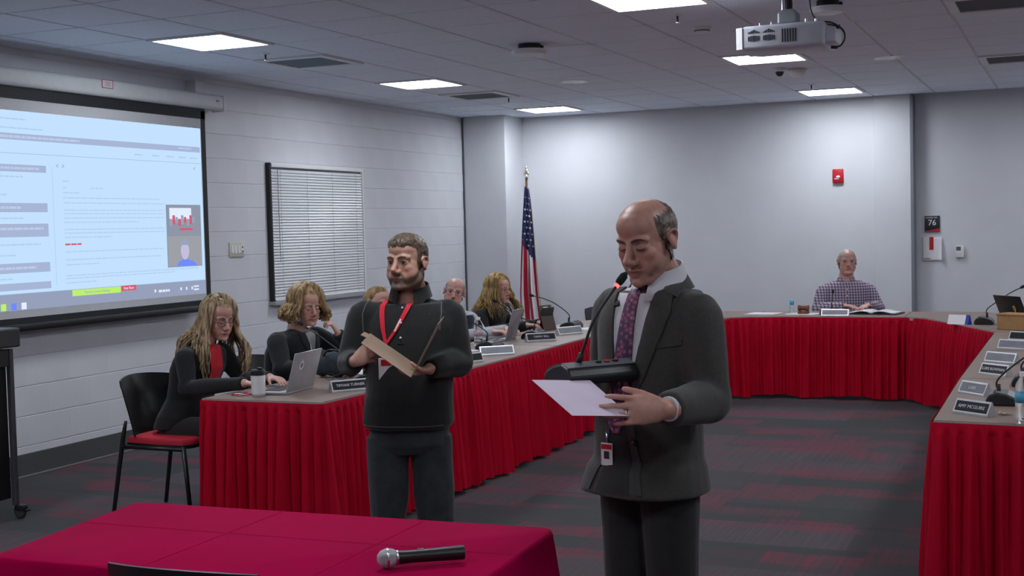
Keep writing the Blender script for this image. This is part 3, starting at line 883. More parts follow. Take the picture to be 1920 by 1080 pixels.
# ------------------------------------------------------------------ chairs
chair_black = mat('chair_black', lin(26, 27, 29), .38, var=.06, scale=12)
seat_red = mat('seat_red', lin(176, 20, 46), .75, var=.06, scale=60, bump=.1, bscale=300)
def chair_parts(t):
    """stacking chair facing +y"""
    rnd = MB()
    n, m_ = 18, 10
    V, Fc = [], []
    for side in (0, 1):
        for i in range(n + 1):
            for j in range(m_ + 1):
                u, w = i / n * 2 - 1, j / m_
                hw = .215 + .022 * w - .02 * w ** 6
                z = .47 + .335 * w - .018 * u * u * w * (1 if w > .8 else 0)
                y = -.21 - .06 * w + .075 * u * u - .03 * w * w
                V.append((u * hw, y - (.010 if side else 0), z))
    K = (n + 1) * (m_ + 1)
    for side in (0, 1):
        for i in range(n):
            for j in range(m_):
                a = side * K + i * (m_ + 1) + j
                q = (a, a + 1, a + m_ + 2, a + m_ + 1)
                Fc.append(q if side else q[::-1])
    edge = [i * (m_ + 1) for i in range(n + 1)] + [n * (m_ + 1) + j for j in range(1, m_ + 1)] + [i * (m_ + 1) + m_ for i in range(n - 1, -1, -1)] + [j for j in range(m_ - 1, 0, -1)]
    for a, b_ in zip(edge, edge[1:] + edge[:1]):
        Fc.append((a, b_, b_ + K, a + K))
    MB().add(V, Fc).build('backrest', chair_black, t, 40)
    sp = [(-.20, -.20), (.20, -.20), (.225, .0), (.215, .19), (.17, .225), (-.17, .225), (-.215, .19), (-.225, .0)]
    b_ = bmesh.new()
    vv = [b_.verts.new((x, y, z)) for z in (.435, .475) for x, y in sp]
    b_.faces.new(vv[7::-1]); b_.faces.new(vv[8:])
    for i in range(8):
        b_.faces.new((vv[i], vv[(i + 1) % 8], vv[8 + (i + 1) % 8], vv[8 + i]))
    bmesh.ops.bevel(b_, geom=[e for e in b_.edges if abs(e.verts[0].co.z - e.verts[1].co.z) < .01 and e.verts[0].co.z > .45], offset=.018, segments=3, profile=.5, affect='EDGES')
    MB().bm(b_).build('seat', seat_red, t, 40)
    MB().prism([(x * 1.02, y * 1.02) for x, y in sp], .418, .438).build('seat_pan', chair_black, t)
    for sx in (-1, 1):
        MB().tube([(sx * .235, -.30, 0), (sx * .222, -.225, .43), (sx * .208, -.205, .56)], [.0125, .0135, .009], 10, 4).build('leg', chair_black, t, True)
        MB().tube([(sx * .225, .24, 0), (sx * .222, .20, .43)], [.0125, .0135], 10).build('leg', chair_black, t, True)
        MB().tube([(sx * .224, -.225, .415), (sx * .224, .205, .415)], .012, 8).build('side_rail', chair_black, t, True)
    return t
ch0 = chair_parts(thing('stacking_chair', 'black stacking chair with red seat under the woman at the silver laptop', 'chair', (-4.74, 6.05, 0), -PI / 2, 'black stacking chairs with red seats'))
CH_T = 'black stacking chairs with red seats'
dup(ch0, (-2.02, 2.785, 0), .04, 'black chair pushed up to the front table at the lower left edge', CH_T)
dup(ch0, (-4.75, 7.12, 0), -PI / 2, 'black chair under the curly-haired woman in black', CH_T)
dup(ch0, (-4.78, 8.10, 0), -PI / 2, 'black chair under the person in mustard, hidden behind the standing man', CH_T)
dup(ch0, (-4.78, 9.47, 0), -PI / 2, 'black chair under the balding man in the navy vest', CH_T)
dup(ch0, (-4.78, 10.20, 0), -PI / 2, 'black chair under the long-haired woman at the grey laptop', CH_T)
dup(ch0, (-4.10, 11.95, 0), -2.35, 'empty black chair in the corner behind the standing speaker', CH_T)
dup(ch0, (-2.02, 12.86, 0), PI, 'black chair under the man in the checked shirt', CH_T)

# ------------------------------------------------------------------ equipment cart at the left edge
t = thing('equipment_cart', 'tall black equipment cart on casters at the left edge', 'cart', (-5.92, 5.33, 0))
cb = mat('cart_black', lin(20, 20, 23), .5, var=.05); cg = mat('cart_grey', lin(72, 72, 78), .4, var=.04)
MB().box((0, 0, .55), (.62, .60, .86), .006).build('body', cb, t)
MB().box((0.0, 0, 1.045), (.74, .72, .11), .01).build('top', mat('cart_top', lin(56, 57, 58), .45, var=.04), t)
MB().box((0, -.03, .93), (.67, .66, .10), .006).build('drawer', mat('cart_drawer', lin(46, 46, 50), .5, var=.04), t)
for sx in (-1, 1):
    for sy in (-1, 1):
        MB().box((sx * .325, sy * .315, .53), (.03, .03, .90), .004).build('corner_post', cg, t)
        w = link('caster', None, t, (sx * .34, sy * .33, 0))
        MB().lathe([(0, -.014), (.034, -.014), (.04, -.008), (.04, .008), (.034, .014), (0, .014)], 22, TR(0, 0, .04, 0, PI / 2)).build('wheel', mat('rubber_grey', lin(60, 62, 66), .6, var=.05), w, 40)
        MB().box((.01, 0, .066), (.07, .045, .03), .01).build('fork', dark_m, w, 40)
        MB().box((.05, 0, .05), (.03, .03, .012), .004).build('brake', black_m, w)
# ------------------------------------------------------------------ people: builders
def V3(*a):
    return Vector(a)

def skin_material(name, rough=.43):
    m = bpy.data.materials.new(name); m.use_nodes = True
    nt = m.node_tree; b = nt.nodes['Principled BSDF']
    a = nt.nodes.new('ShaderNodeAttribute'); a.attribute_name = 'Col'
    tc = nt.nodes.new('ShaderNodeTexCoord')
    nz = nt.nodes.new('ShaderNodeTexNoise'); nz.inputs['Scale'].default_value = 70; nz.inputs['Detail'].default_value = 4
    nt.links.new(tc.outputs['Object'], nz.inputs['Vector'])
    mx = nt.nodes.new('ShaderNodeMix'); mx.data_type = 'RGBA'; mx.blend_type = 'MULTIPLY'
    rp = nt.nodes.new('ShaderNodeMapRange'); rp.inputs[1].default_value = .3; rp.inputs[2].default_value = .7; rp.inputs[3].default_value = .9; rp.inputs[4].default_value = 1.06
    nt.links.new(nz.outputs[0], rp.inputs[0])
    cb_ = nt.nodes.new('ShaderNodeCombineColor')
    for i in range(3):
        nt.links.new(rp.outputs[0], cb_.inputs[i])
    mx.inputs[0].default_value = 1
    nt.links.new(a.outputs['Color'], mx.inputs[6]); nt.links.new(cb_.outputs[0], mx.inputs[7])
    nt.links.new(mx.outputs[2], b.inputs['Base Color'])
    b.inputs['Roughness'].default_value = rough
    b.inputs['Subsurface Weight'].default_value = .08
    b.inputs['Subsurface Radius'].default_value = (.02, .008, .004)
    b.inputs['Subsurface Scale'].default_value = .15
    return m
skin_m = skin_material('skin')

def fuse(mb, voxel, smooth_n=4, fac=.5):
    """join overlapping closed shapes into one continuous surface"""
    me = mb.mesh('tmp')
    b = bmesh.new(); b.from_mesh(me); bmesh.ops.recalc_face_normals(b, faces=b.faces); b.to_mesh(me); b.free()
    o = bpy.data.objects.new('tmp', me); C.objects.link(o)
    r = o.modifiers.new('r', 'REMESH'); r.mode = 'VOXEL'; r.voxel_size = voxel; r.adaptivity = 0
    if smooth_n:
        s = o.modifiers.new('s', 'SMOOTH'); s.factor = fac; s.iterations = smooth_n
    dg = bpy.context.evaluated_depsgraph_get()
    out = bpy.data.meshes.new_from_object(o.evaluated_get(dg))
    bpy.data.objects.remove(o); bpy.data.meshes.remove(me)
    out.polygons.foreach_set('use_smooth', [True] * len(out.polygons))
    return out

def co_of(me):
    a = np.empty(len(me.vertices) * 3); me.vertices.foreach_get('co', a); return a.reshape(-1, 3)
def no_of(me):
    a = np.empty(len(me.vertices) * 3); me.vertices.foreach_get('normal', a); return a.reshape(-1, 3)
def set_co(me, a):
    me.vertices.foreach_set('co', a.ravel()); me.update()

def set_col(me, col):
    at = me.color_attributes.new('Col', 'FLOAT_COLOR', 'POINT')
    c = np.ones((len(me.vertices), 4)); c[:, :3] = col
    at.data.foreach_set('color', c.ravel())

def wrinkle(me, amp, seed=0, freq=28, focus=(), stretch=(1, 1, 1)):
    """cloth folds: anisotropic wavy displacement, stronger near the focus points"""
    p = co_of(me) * np.array(stretch); n = no_of(me); q = co_of(me)
    r = np.random.RandomState(seed)
    d = np.zeros(len(p))
    for k in range(5):
        w = r.normal(size=3); w /= np.linalg.norm(w)
        w2 = r.normal(size=3); w2 /= np.linalg.norm(w2)
        f = freq * (.55 + .38 * k)
        d += (np.sin(p @ w * f + 1.8 * np.sin(p @ w2 * f * .45 + k) + r.rand() * 6) / (1 + .6 * k))
    m = np.full(len(p), .45)
    for c, rad in focus:
        m += 1.3 * np.exp(-((q - np.array(c)) ** 2).sum(1) / rad ** 2)
    set_co(me, q + n * (d * amp * m)[:, None])

def ring(mb, rings, seg=28, power=2.4, mi=0):
    """closed loft; ring = (centre, side vector, forward vector) with half sizes baked in"""
    v, f = [], []
    for c, a, b in rings:
        c, a, b = Vector(c), Vector(a), Vector(b)
        for k in range(seg):
            t = 2 * PI * k / seg
            ct, st = math.cos(t), math.sin(t)
            v.append(c + a * math.copysign(abs(ct) ** (2 / power), ct) + b * math.copysign(abs(st) ** (2 / power), st))
    n = len(rings)
    for i in range(n - 1):
        for k in range(seg):
            j = (k + 1) % seg
            f.append((i * seg + k, i * seg + j, (i + 1) * seg + j, (i + 1) * seg + k))
    f.append(tuple(range(seg - 1, -1, -1))); f.append(tuple((n - 1) * seg + k for k in range(seg)))
    mb.add(v, f, mi)

MALE = [(-.06, .10, .09), (0, .165, .118), (.14, .172, .122), (.32, .162, .122), (.52, .166, .124), (.70, .190, .128), (.80, .196, .122), (.88, .172, .108), (.94, .126, .092), (.99, .080, .072)]
FEMALE = [(-.06, .10, .09), (0, .172, .118), (.14, .172, .118), (.34, .138, .102), (.52, .146, .112), (.68, .155, .128), (.80, .164, .108), (.88, .145, .094), (.94, .098, .078), (.99, .064, .058)]

def torso(mb, H, N, prof, fwd, k=1.0, add=0.0, t0=-1, t1=2, belly=0.0, hem=None, mi=0, side_fwd=None):
    H, N = Vector(H), Vector(N)
    f = Vector((fwd[0], fwd[1], 0)).normalized(); s = Vector((f.y, -f.x, 0))
    up = (N - H)
    R = []
    if hem:
        for dz, w, d, off in hem:
            R.append((H + Vector((0, 0, dz)) + f * off, s * w, f * d))
    for t, w, d in prof:
        if t < t0 or t > t1:
            continue
        bel = belly * math.exp(-((t - .3) / .22) ** 2)
        R.append((H + up * t + f * (.5 * bel + .012 * math.sin(PI * min(1, max(0, t)))), s * (w * k + add + bel * .35), f * (d * k + add + bel * .55)))
    ring(mb, R, mi=mi)
    return s, f

def limb(mb, pts, rad, seg=16, sub=4, mi=0, ref=None):
    mb.tube(pts, rad, seg, sub, mi, ref, round_end=True)

def hand(mb, W, d, n, side, curl=(.35, .45, .4), thumb=(.75, .35, .3), s=1.0, spread=.03, lens=(.072, .082, .075, .058)):
    """palm, four unequal bent fingers and a thumb from the side of the palm; side=+1 right hand"""
    W, d, n = Vector(W), Vector(d).normalized(), Vector(n).normalized()
    n = (n - d * n.dot(d)).normalized()
    r = d.cross(n) * side                       # towards the thumb
    mb.tube([W - d * .03 * s, W, W + d * .028 * s, W + d * .062 * s, W + d * .088 * s],
            [(.023 * s, .019 * s), (.026 * s, .018 * s), (.034 * s, .0165 * s), (.040 * s, .0145 * s), (.036 * s, .010 * s)], 16, 3, ref=tuple(r), round_end=True)
    for i, (kx, kd) in enumerate(((.0305, .083), (.0105, .088), (-.0100, .085), (-.0290, .076))):
        p = W + d * kd * s + r * kx * s
        dd = (d + r * spread * (1.5 - i)).normalized()
        pts, rr = [p - dd * .018 * s, p], [.0092 * s, .0088 * s]
        ang = 0
        c = curl[i] if isinstance(curl[0], (tuple, list)) else curl
        for q, fr_ in enumerate((.46, .30, .24)):
            ang += c[q]
            v = dd * math.cos(ang) + n * math.sin(ang)
            p = p + v * lens[i] * fr_ * s
            pts.append(p); rr.append((.0080, .0073, .0060)[q] * s)
        mb.tube(pts, rr, 10, 3, round_end=True)
    p = W + d * .022 * s + r * .024 * s
    v = (d * math.cos(thumb[0]) + r * math.sin(thumb[0]) + n * .25).normalized()
    pts, rr = [p - v * .01 * s, p], [.0125 * s, .0125 * s]
    for q, L_ in enumerate((.036, .028, .024)):
        p = p + v * L_ * s
        pts.append(p); rr.append((.0115, .0098, .0078)[q] * s)
        v = (v + d * thumb[1] + n * thumb[2]).normalized()
    mb.tube(pts, rr, 10, 3, round_end=True)

def head_matrix(c, fwd, pitch=0, roll=0, s=1.0):
    """columns: right, forward, up of the head"""
    f = Vector((fwd[0], fwd[1], 0)).normalized()
    r = Vector((f.y, -f.x, 0)); u = Vector((0, 0, 1))
    B = Matrix((r, f, u)).transposed()
    B = B @ Matrix.Rotation(pitch, 3, 'X') @ Matrix.Rotation(roll, 3, 'Y')
    return Matrix.Translation(c) @ (B * s).to_4x4()

def head(mb, M, jaw=1.0, nose=1.0, ear=1.0, lips=1.0, cheek=1.0, brow=1.0, fat=0.0, female=False, open_mouth=0.0):
    def e(c, r, rot=None):
        X = Matrix.Diagonal((r[0], r[1], r[2], 1))
        if rot:
            X = Euler(rot).to_matrix().to_4x4() @ X
        b = bmesh.new(); bmesh.ops.create_uvsphere(b, u_segments=24, v_segments=14, radius=1)
        bmesh.ops.transform(b, matrix=M @ Matrix.Translation(c) @ X, verts=b.verts); mb.bm(b)
    def cap(pts, rad, sub=3):
        mb.tube([M @ Vector(p) for p in pts], [r * M.to_scale()[0] for r in rad], 12, sub, round_end=True)
    e((0, -.014, .030), (.0765, .096, .084))
    e((0, .004, .052), (.070, .084, .064))
    e((0, .026, -.018), (.0665 + fat * .4, .059, .072))
    e((0, .032, -.058), (.056 * jaw + fat, .050, .054))
    for sx in (-1, 1):
        cap([(sx * .056 * jaw, -.004, -.045), (sx * (.049 * jaw + fat * .5), .012, -.074), (sx * .024, .062, -.102)], [.014, .016 + fat, .016])
        e((sx * .040 * (.5 + .5 * jaw), .034, -.046), (.027 + fat * .5, .041, .042))
        e((sx * .030, .055, -.062), (.023 + fat * .5, .024, .032))
        e((sx * .041, .0535, -.024), (.0230 * cheek, .0250, .026))
        e((sx * .027, .061, -.056), (.024, .0195, .028))
        cap([(sx * .050, .0655, .021), (sx * .030, .0780, .027), (sx * .008, .081, .021)], [.010 * brow, .0115 * brow, .0105 * brow])
        # ear: shell, rim and lobe
        e((sx * .080, -.012, -.004), (.0075 * ear, .017 * ear, .029 * ear), (0.12, sx * -.25, sx * -.3))
        cap([(sx * .078, .004, .010), (sx * .087, -.008, .026), (sx * .091, -.025, .018), (sx * .088, -.024, -.004), (sx * .081, -.010, -.028)], [.0045 * ear] * 4 + [.0065 * ear])
        e((sx * .0125, .0945, -.0395), (.0105, .0125, .0095))
        e((sx * .032, .0675, .001), (.0200, .0145, .0150))
    e((0, .048, .055), (.056, .044, .045))
    e((0, .078, -.104), (.022 * jaw, .0165, .0155))
    e((0, .066, -.088), (.030, .022, .024))
    cap([(0, .084, .016), (0, .0955, -.010), (0, .1105 * (.7 + .3 * nose), -.031)], [.0090, .0108, .0130 * nose])
    e((0, .100, -.037), (.0105, .0125, .009))
    cap([(-.022, .0805, -.066), (-.009, .0915, -.0625), (0, .0918, -.0635), (.009, .0915, -.0625), (.022, .0805, -.066)], [.004, .0062 * lips, .0058 * lips, .0062 * lips, .004], 2)
    cap([(-.020, .0805, -.0685 - open_mouth), (0, .090, -.0745 - open_mouth), (.020, .0805, -.0685 - open_mouth)], [.004, .0072 * lips, .004], 3)

def head_local(me, M):
    Mi = np.array(M.inverted()); p = co_of(me)
    return p @ Mi[:3, :3].T + Mi[:3, 3]

def sstep(a, b, x):
    t = np.clip((x - a) / (b - a), 0, 1); return t * t * (3 - 2 * t)

def paint_skin(me, M, base, lips=(.42, .12, .11), flush=.5, beard=None, beard_amt=0.0, scalp=None, scalp_fn=None, lid=None):
    q = head_local(me, M); x, y, z = q.T
    col = np.tile(np.array(base), (len(q), 1))
    inh = (np.abs(x) < .12) & (np.abs(y) < .15) & (z > -.15) & (z < .14)
    def mixc(w, c):
        w = (w * inh)[:, None]
        return col * (1 - w) + np.array(c) * w
    red = np.array(base) * np.array((1.08, .72, .68))
    g = lambda cx, cy, cz, s: np.exp(-(((np.abs(x) - cx) ** 2 + (y - cy) ** 2 + (z - cz) ** 2) / s ** 2))
    col = mixc(flush * np.clip(g(.042, .07, -.03, .026) + g(0, .105, -.034, .018) + .9 * g(.085, -.012, 0, .03), 0, 1), red)
    col = mixc(.35 * flush * g(.032, .075, -.004, .016), red * .8)
    if beard_amt:
        line = -.018 - .036 * sstep(.0, .075, y)
        side = sstep(.0, -.016, z - line) * sstep(-.028, -.008, y)
        mus = sstep(.034, .026, np.abs(x)) * sstep(-.044, -.050, z) * sstep(.06, .075, y)
        w = np.clip(np.maximum(side, mus), 0, 1) * sstep(-.140, -.120, z)
        col = mixc(beard_amt * w, beard)
    lip = np.exp(-((np.abs(x) / .022) ** 4)) * np.exp(-(((z + .0685) / .0095) ** 4)) * sstep(.072, .080, y)
    col = mixc(.85 * lip, lips)
    mouth = np.exp(-((np.abs(x) / .021) ** 4)) * np.exp(-(((z + .0675) / .0022) ** 2)) * sstep(.074, .080, y)
    col = mixc(.8 * mouth, np.array(lips) * .25)
    nost = np.exp(-(((np.abs(x) - .008) / .0045) ** 2 + ((z + .0475) / .004) ** 2)) * sstep(.085, .09, y)
    col = mixc(.75 * nost, np.array(base) * .2)
    if scalp_fn is not None:
        col = mixc(scalp_fn(x, y, z), scalp)
    set_col(me, col)

def hair_shell(me, M, fn, thick, name, m, parent, noise=.002, seed=1, freq=300):
    """cap of short hair: offset copy of the head surface where fn > 0"""
    q = head_local(me, M); x, y, z = q.T
    inh = (np.abs(x) < .11) & (np.abs(y) < .14) & (z > -.16) & (z < .15)
    w = fn(x, y, z) * inh
    keep = w > .02
    p, n = co_of(me), no_of(me)
    r = np.random.RandomState(seed)
    ph = r.rand(6) * 6
    wob = np.sin(q @ np.array((freq, freq * .4, freq * .2)) + ph[0]) * np.sin(q @ np.array((-freq * .3, freq * .5, freq * .7)) + ph[1])
    t = (w * thick + noise * wob * np.clip(w, 0, 1) + .0008)
    pos = p + n * t[:, None]
    idx = -np.ones(len(p), int); idx[keep] = np.arange(keep.sum())
    loops = np.empty(len(me.loops), int); me.loops.foreach_get('vertex_index', loops)
    fs = []
    for poly in me.polygons:
        vs_ = loops[poly.loop_start:poly.loop_start + poly.loop_total]
        if keep[vs_].all():
            fs.append(tuple(int(i) for i in idx[vs_]))
    return MB().add(pos[keep].tolist(), fs).build(name, m, parent, True, fix=False)

def hair_mat(name, c1, c2, rough=.42, scale=55, stretch=(1, 1, .12)):
    return mat(name, c1, rough, var=.5, scale=scale, stretch=stretch, col2=c2, bump=.25, spec=.35)

def locks(M, specs, seg=6, sub=4):
    """tapered strands of hair given as point lists in head space"""
    b = MB()
    for pts, r0, r1 in specs:
        n = len(pts)
        rad = []
        for i in range(n):
            t = i / (n - 1)
            rr = (r0 * (.55 + .45 * math.sin(PI * min(1, t * 1.2 + .15)))) * (1 - t) + r1 * t
            rad.append((rr * 2.0, rr * .62))
        b.tube([M @ Vector(p) for p in pts], rad, seg, sub)
    return b

def strip(name, Lp, Rp, bvh, dirv, off, thick, m, parent, cols=6, smooth=True, sub=1, bulge=0.0, start=0.0):
    """cloth strip between two edge lines laid onto a garment surface by casting along dirv"""
    d = Vector(dirv).normalized()
    def refine(P):
        P = [Vector(p) for p in P]
        out = []
        for i in range(len(P) - 1):
            for k in range(sub):
                out.append(P[i].lerp(P[i + 1], k / sub))
        return out + [P[-1]]
    A, B = refine(Lp), refine(Rp)
    top, nor = [], []
    for a, b in zip(A, B):
        for k in range(cols + 1):
            p = a.lerp(b, k / cols)
            hit, n, i, dist = bvh.ray_cast(p - d * start, d, .5)
            if hit is None:
                hit, n, i, dist = bvh.find_nearest(p)
                if hit is None:
                    hit, n = p, -d
            if n.dot(d) > 0:
                n = -n
            e = bulge * math.sin(PI * k / cols)
            top.append(hit + n * (off + e)); nor.append(n)
    K = cols + 1; R = len(A)
    v = top + [p - n * thick for p, n in zip(top, nor)]
    o = len(top); f = []
    for i in range(R - 1):
        for k in range(cols):
            a = i * K + k
            f.append((a, a + 1, a + K + 1, a + K)); f.append((o + a + K, o + a + K + 1, o + a + 1, o + a))
    rim = [i for i in range(K)] + [i * K + cols for i in range(1, R)] + [(R - 1) * K + k for k in range(cols - 1, -1, -1)] + [i * K for i in range(R - 2, 0, -1)]
    for a, b in zip(rim, rim[1:] + rim[:1]):
        f.append((b, a, o + a, o + b))
    return MB().add(v, f).build(name, m, parent, 50 if smooth else False)

def bvh_of(me):
    b = bmesh.new(); b.from_mesh(me)
    t = BVHTree.FromBMesh(b); b.free()
    return t

def eyes(M, parent, iris=(.05, .06, .07, 1), look=(0, 0), closed=False, lash=(.03, .025, .02, 1), brow=None, skin=None, browz=.0):
    s = M.to_scale()[0]
    R_ = M.to_3x3().normalized().to_4x4()
    white = mat('eye_white', (.42, .38, .37, 1), .25, var=.02)
    lm = mat('lash_' + parent.name, lash, .6, var=.05)
    for sx in (-1, 1):
        c = Vector((sx * .032, .0722, .001))
        if not closed:
            e = MB().ball(M @ c, .0128 * s, 18, 12).build('eye', white, parent, True)
            g = c + Vector((look[0] * .004, .0105, look[1] * .004))
            MB().ball(M @ g, (.0064 * s, .0028 * s, .0064 * s), 14, 8, M=R_).build('iris', mat('iris_' + parent.name, iris, .15, var=.05), e, True)
            zt, zb = .0062, -.0068
        else:
            zt, zb = -.0042, -.0075
        pts = [M @ (Vector((sx * .032 + dx, .0722 + .0135 * math.sqrt(max(0, 1 - (dx / .0165) ** 2)), .001 + zt * math.sqrt(max(0, 1 - (dx / .0165) ** 2))))) for dx in (-.0145, -.009, 0, .009, .0145)]
        MB().tube(pts, [.0011 * s, .0017 * s, .0019 * s, .0017 * s, .0011 * s], 6, 3).build('lash_line', lm, parent, True)
        if brow is not None:
            pts = [M @ Vector((sx * dx, y, z + browz)) for dx, y, z in ((.012, .0925, .0230), (.026, .0905, .0280), (.040, .0835, .0280), (.051, .0735, .0225))]
            MB().tube(pts, [(.0026 * s, .0016 * s), (.0034 * s, .0018 * s), (.0029 * s, .0018 * s), (.0012 * s, .001 * s)], 8, 4, ref=tuple((M.to_3x3() @ Vector((0, 0, 1))))).build('eyebrow', brow, parent, True)

def glasses(M, parent, m, w=.027, h=.019, y=.093, z=.0, rim=.0014, round_=2.6):
    g = link('eyeglasses', None, parent)
    s = M.to_scale()[0]
    for sx in (-1, 1):
        pts = []
        for k in range(25):
            t = 2 * PI * k / 24
            ct, st = math.cos(t), math.sin(t)
            dx = w * math.copysign(abs(ct) ** (2 / round_), ct); dz = h * math.copysign(abs(st) ** (2 / round_), st)
            pts.append(M @ Vector((sx * .034 + dx, y - .35 * abs(sx * .034 + dx) ** 1.0 * .25, z + dz - .003)))
        MB().tube(pts, rim * s, 6).build('rim', m, g, True)
        MB().tube([M @ Vector(p) for p in ((sx * (.034 + w), y - .006, z + .004), (sx * .073, y - .03, z + .006), (sx * .080, .0, z + .008), (sx * .081, -.02, z - .004))], rim * s, 6, 4).build('temple', m, g, True)
    MB().tube([M @ Vector(p) for p in ((-.034 + w, y - .001, z + .002), (0, y + .009, z + .006), (.034 - w, y - .001, z + .002))], rim * s, 6, 4).build('bridge', m, g, True)
    return g

def shoe(mb, A, f, L_=.27, W=.048):
    A = Vector(A); f = Vector((f[0], f[1], 0)).normalized(); s = Vector((f.y, -f.x, 0))
    mb.tube([A - f * .06 + V3(0, 0, .04), A + V3(0, 0, .045), A + f * .07 + V3(0, 0, .042), A + f * .14 + V3(0, 0, .033), A + f * (L_ - .07) + V3(0, 0, .027)],
            [(.038, W * .8), (.045, W * .88), (.040, W * 1.05), (.032, W * 1.1), (.024, W * .8)], 16, 3, ref=(0, 0, 1), round_end=True)

leather = mat('shoe_leather', lin(30, 26, 24), .35, var=.08)

def person(name_label, base, rotz, sp):
    """body, then clothing and hair as its parts; all joints in the person's own frame"""
    t = thing('person', name_label, 'person', (base[0], base[1], 0), rotz)
    M = head_matrix(sp['head'], sp['hfwd'], sp.get('pitch', 0), sp.get('roll', 0), sp.get('hs', 1.0))
    mb = MB()
    head(mb, M, **sp.get('face', {}))
    prof = FEMALE if sp.get('female') else MALE
    fwd = sp['fwd']
    H, N = Vector(sp['hips']), Vector(sp['neck'])
    k = sp.get('k', 1.0)
    torso(mb, H, N, prof, fwd, k * .86, t1=.93)
    nr = sp.get('neck_r', .056)
    hc_ = M @ Vector((0, -.012, -.055)); hm = M @ Vector((0, -.022, .0))
    mb.tube([N - V3(0, 0, .06), N, N.lerp(hc_, .5), hc_, hm], [nr * 1.25, nr * 1.12, nr, nr * .98, nr * .9], 18, 3, round_end=True)
    ar = sp.get('arm', 1.0)
    for sd in ('R', 'L'):
        S, E, W = (Vector(sp[q + sd]) for q in ('sh', 'el', 'wr'))
        mb.tube([N.lerp(S, .45) - V3(0, 0, .075), N.lerp(S, .85) - V3(0, 0, .045), S.lerp(E, .25), S.lerp(E, .6), E, E.lerp(W, .35), W], [.038 * ar, .040 * ar, .042 * ar, .040 * ar, .036 * ar, .036 * ar, .025 * ar], 14, 3, round_end=True)
        hd = sp.get('hand' + sd)
        if hd:
            hand(mb, W, hd['d'], hd['n'], 1 if sd == 'R' else -1, **hd.get('kw', {}))
        Hp, K_, A = (Vector(sp[q + sd]) for q in ('hip', 'kn', 'an'))
        mb.tube([Hp + V3(0, 0, .04), Hp.lerp(K_, .4), K_, K_.lerp(A, .35), A], [.058 * k, .054 * k, .046 * k, .044 * k, .034 * k], 14, 3, round_end=True)
        ff_ = Vector(sp.get('foot' + sd, sp.get('foot', fwd)) + (0,)) if len(sp.get('foot' + sd, sp.get('foot', fwd))) == 2 else Vector(sp['foot' + sd])
        ff_.normalize()
        mb.tube([A + V3(0, 0, -.01), A + ff_ * .05 - V3(0, 0, .03), A + ff_ * .14 - V3(0, 0, .045)], [.034, .034, .024], 12, 3, round_end=True)
    me = fuse(mb, sp.get('voxel', .005), sp.get('smooth', 3))
    me.name = 'body'
    body = link('body', me, t)
    me.materials.append(skin_m)
    paint_skin(me, M, sp['skin'], **sp.get('paint', {}))
    return t, body, M

def sleeve(mb, S, E, W, N, r, cuff=1.0, extra=0.0):
    S, E, W, N = Vector(S), Vector(E), Vector(W), Vector(N)
    mb.tube([N.lerp(S, -.1) - V3(0, 0, .045), N.lerp(S, .30) - V3(0, 0, .042), N.lerp(S, .65) - V3(0, 0, .042), S.lerp(E, .10)], [r * .72, r * .76, r * .82, r * .86], 18, 4, round_end=True)
    mb.tube([N.lerp(S, .45) - V3(0, 0, .055), N.lerp(S, .80) - V3(0, 0, .040), S.lerp(E, .12), S.lerp(E, .5), S.lerp(E, .85), E + (E - S.lerp(W, .5)).normalized() * .008, E.lerp(W, .25), E.lerp(W, .65), E.lerp(W, 1 + extra)],
            [r * .80, r * .88, r * .96, r * .92, r * .84, r * .82, r * .82, r * .70, r * .58 * cuff], 18, 4, round_end=False)

def leg(mb, Hp, K_, A, r, cuff=1.0, lift=.0):
    Hp, K_, A = Vector(Hp), Vector(K_), Vector(A)
    mb.tube([Hp + V3(0, 0, .05), Hp, Hp.lerp(K_, .5), K_, K_.lerp(A, .4), K_.lerp(A, .8), A + V3(0, 0, lift)],
            [r, r * 1.02, r * .92, r * .80, r * .76, r * .72 * cuff, r * .72 * cuff], 18, 4)
# ------------------------------------------------------------------ people: the eight in the room
CAMROT = 0.4095
SK1 = (.52, .29, .215)      # fair skin
SK2 = (.55, .30, .24)
def cloth_mat(n, c, rough=.85, var=.10, scale=40, bump=.15, bs=600, sheen=.15, stretch=(1, 1, 1)):
    return mat(n, c, rough, var=var, scale=scale, bump=bump, bscale=bs, sheen=sheen, stretch=stretch, spec=.3)

def garment(name, mb, m, parent, voxel, sm=4, amp=.003, seed=1, freq=30, focus=(), stretch=(1, 1, .6)):
    me = fuse(mb, voxel, sm)
    me.name = name
    wrinkle(me, amp, seed, freq, focus, stretch)
    me.materials.append(m)
    return link(name, me, parent), me

def cast(bv, p, d):
    h, n, i, q = bv.ray_cast(p, d, .8)
    return h if h is not None else bv.find_nearest(p)[0]

def chest(H, fwd):
    f = Vector((fwd[0], fwd[1], 0)).normalized(); s = Vector((-f.y, f.x, 0))   # s: towards the person's left
    H = Vector(H)
    return lambda a, z, o=.19: Vector((H.x, H.y, 0)) + s * a + f * o + Vector((0, 0, z)), -f, s

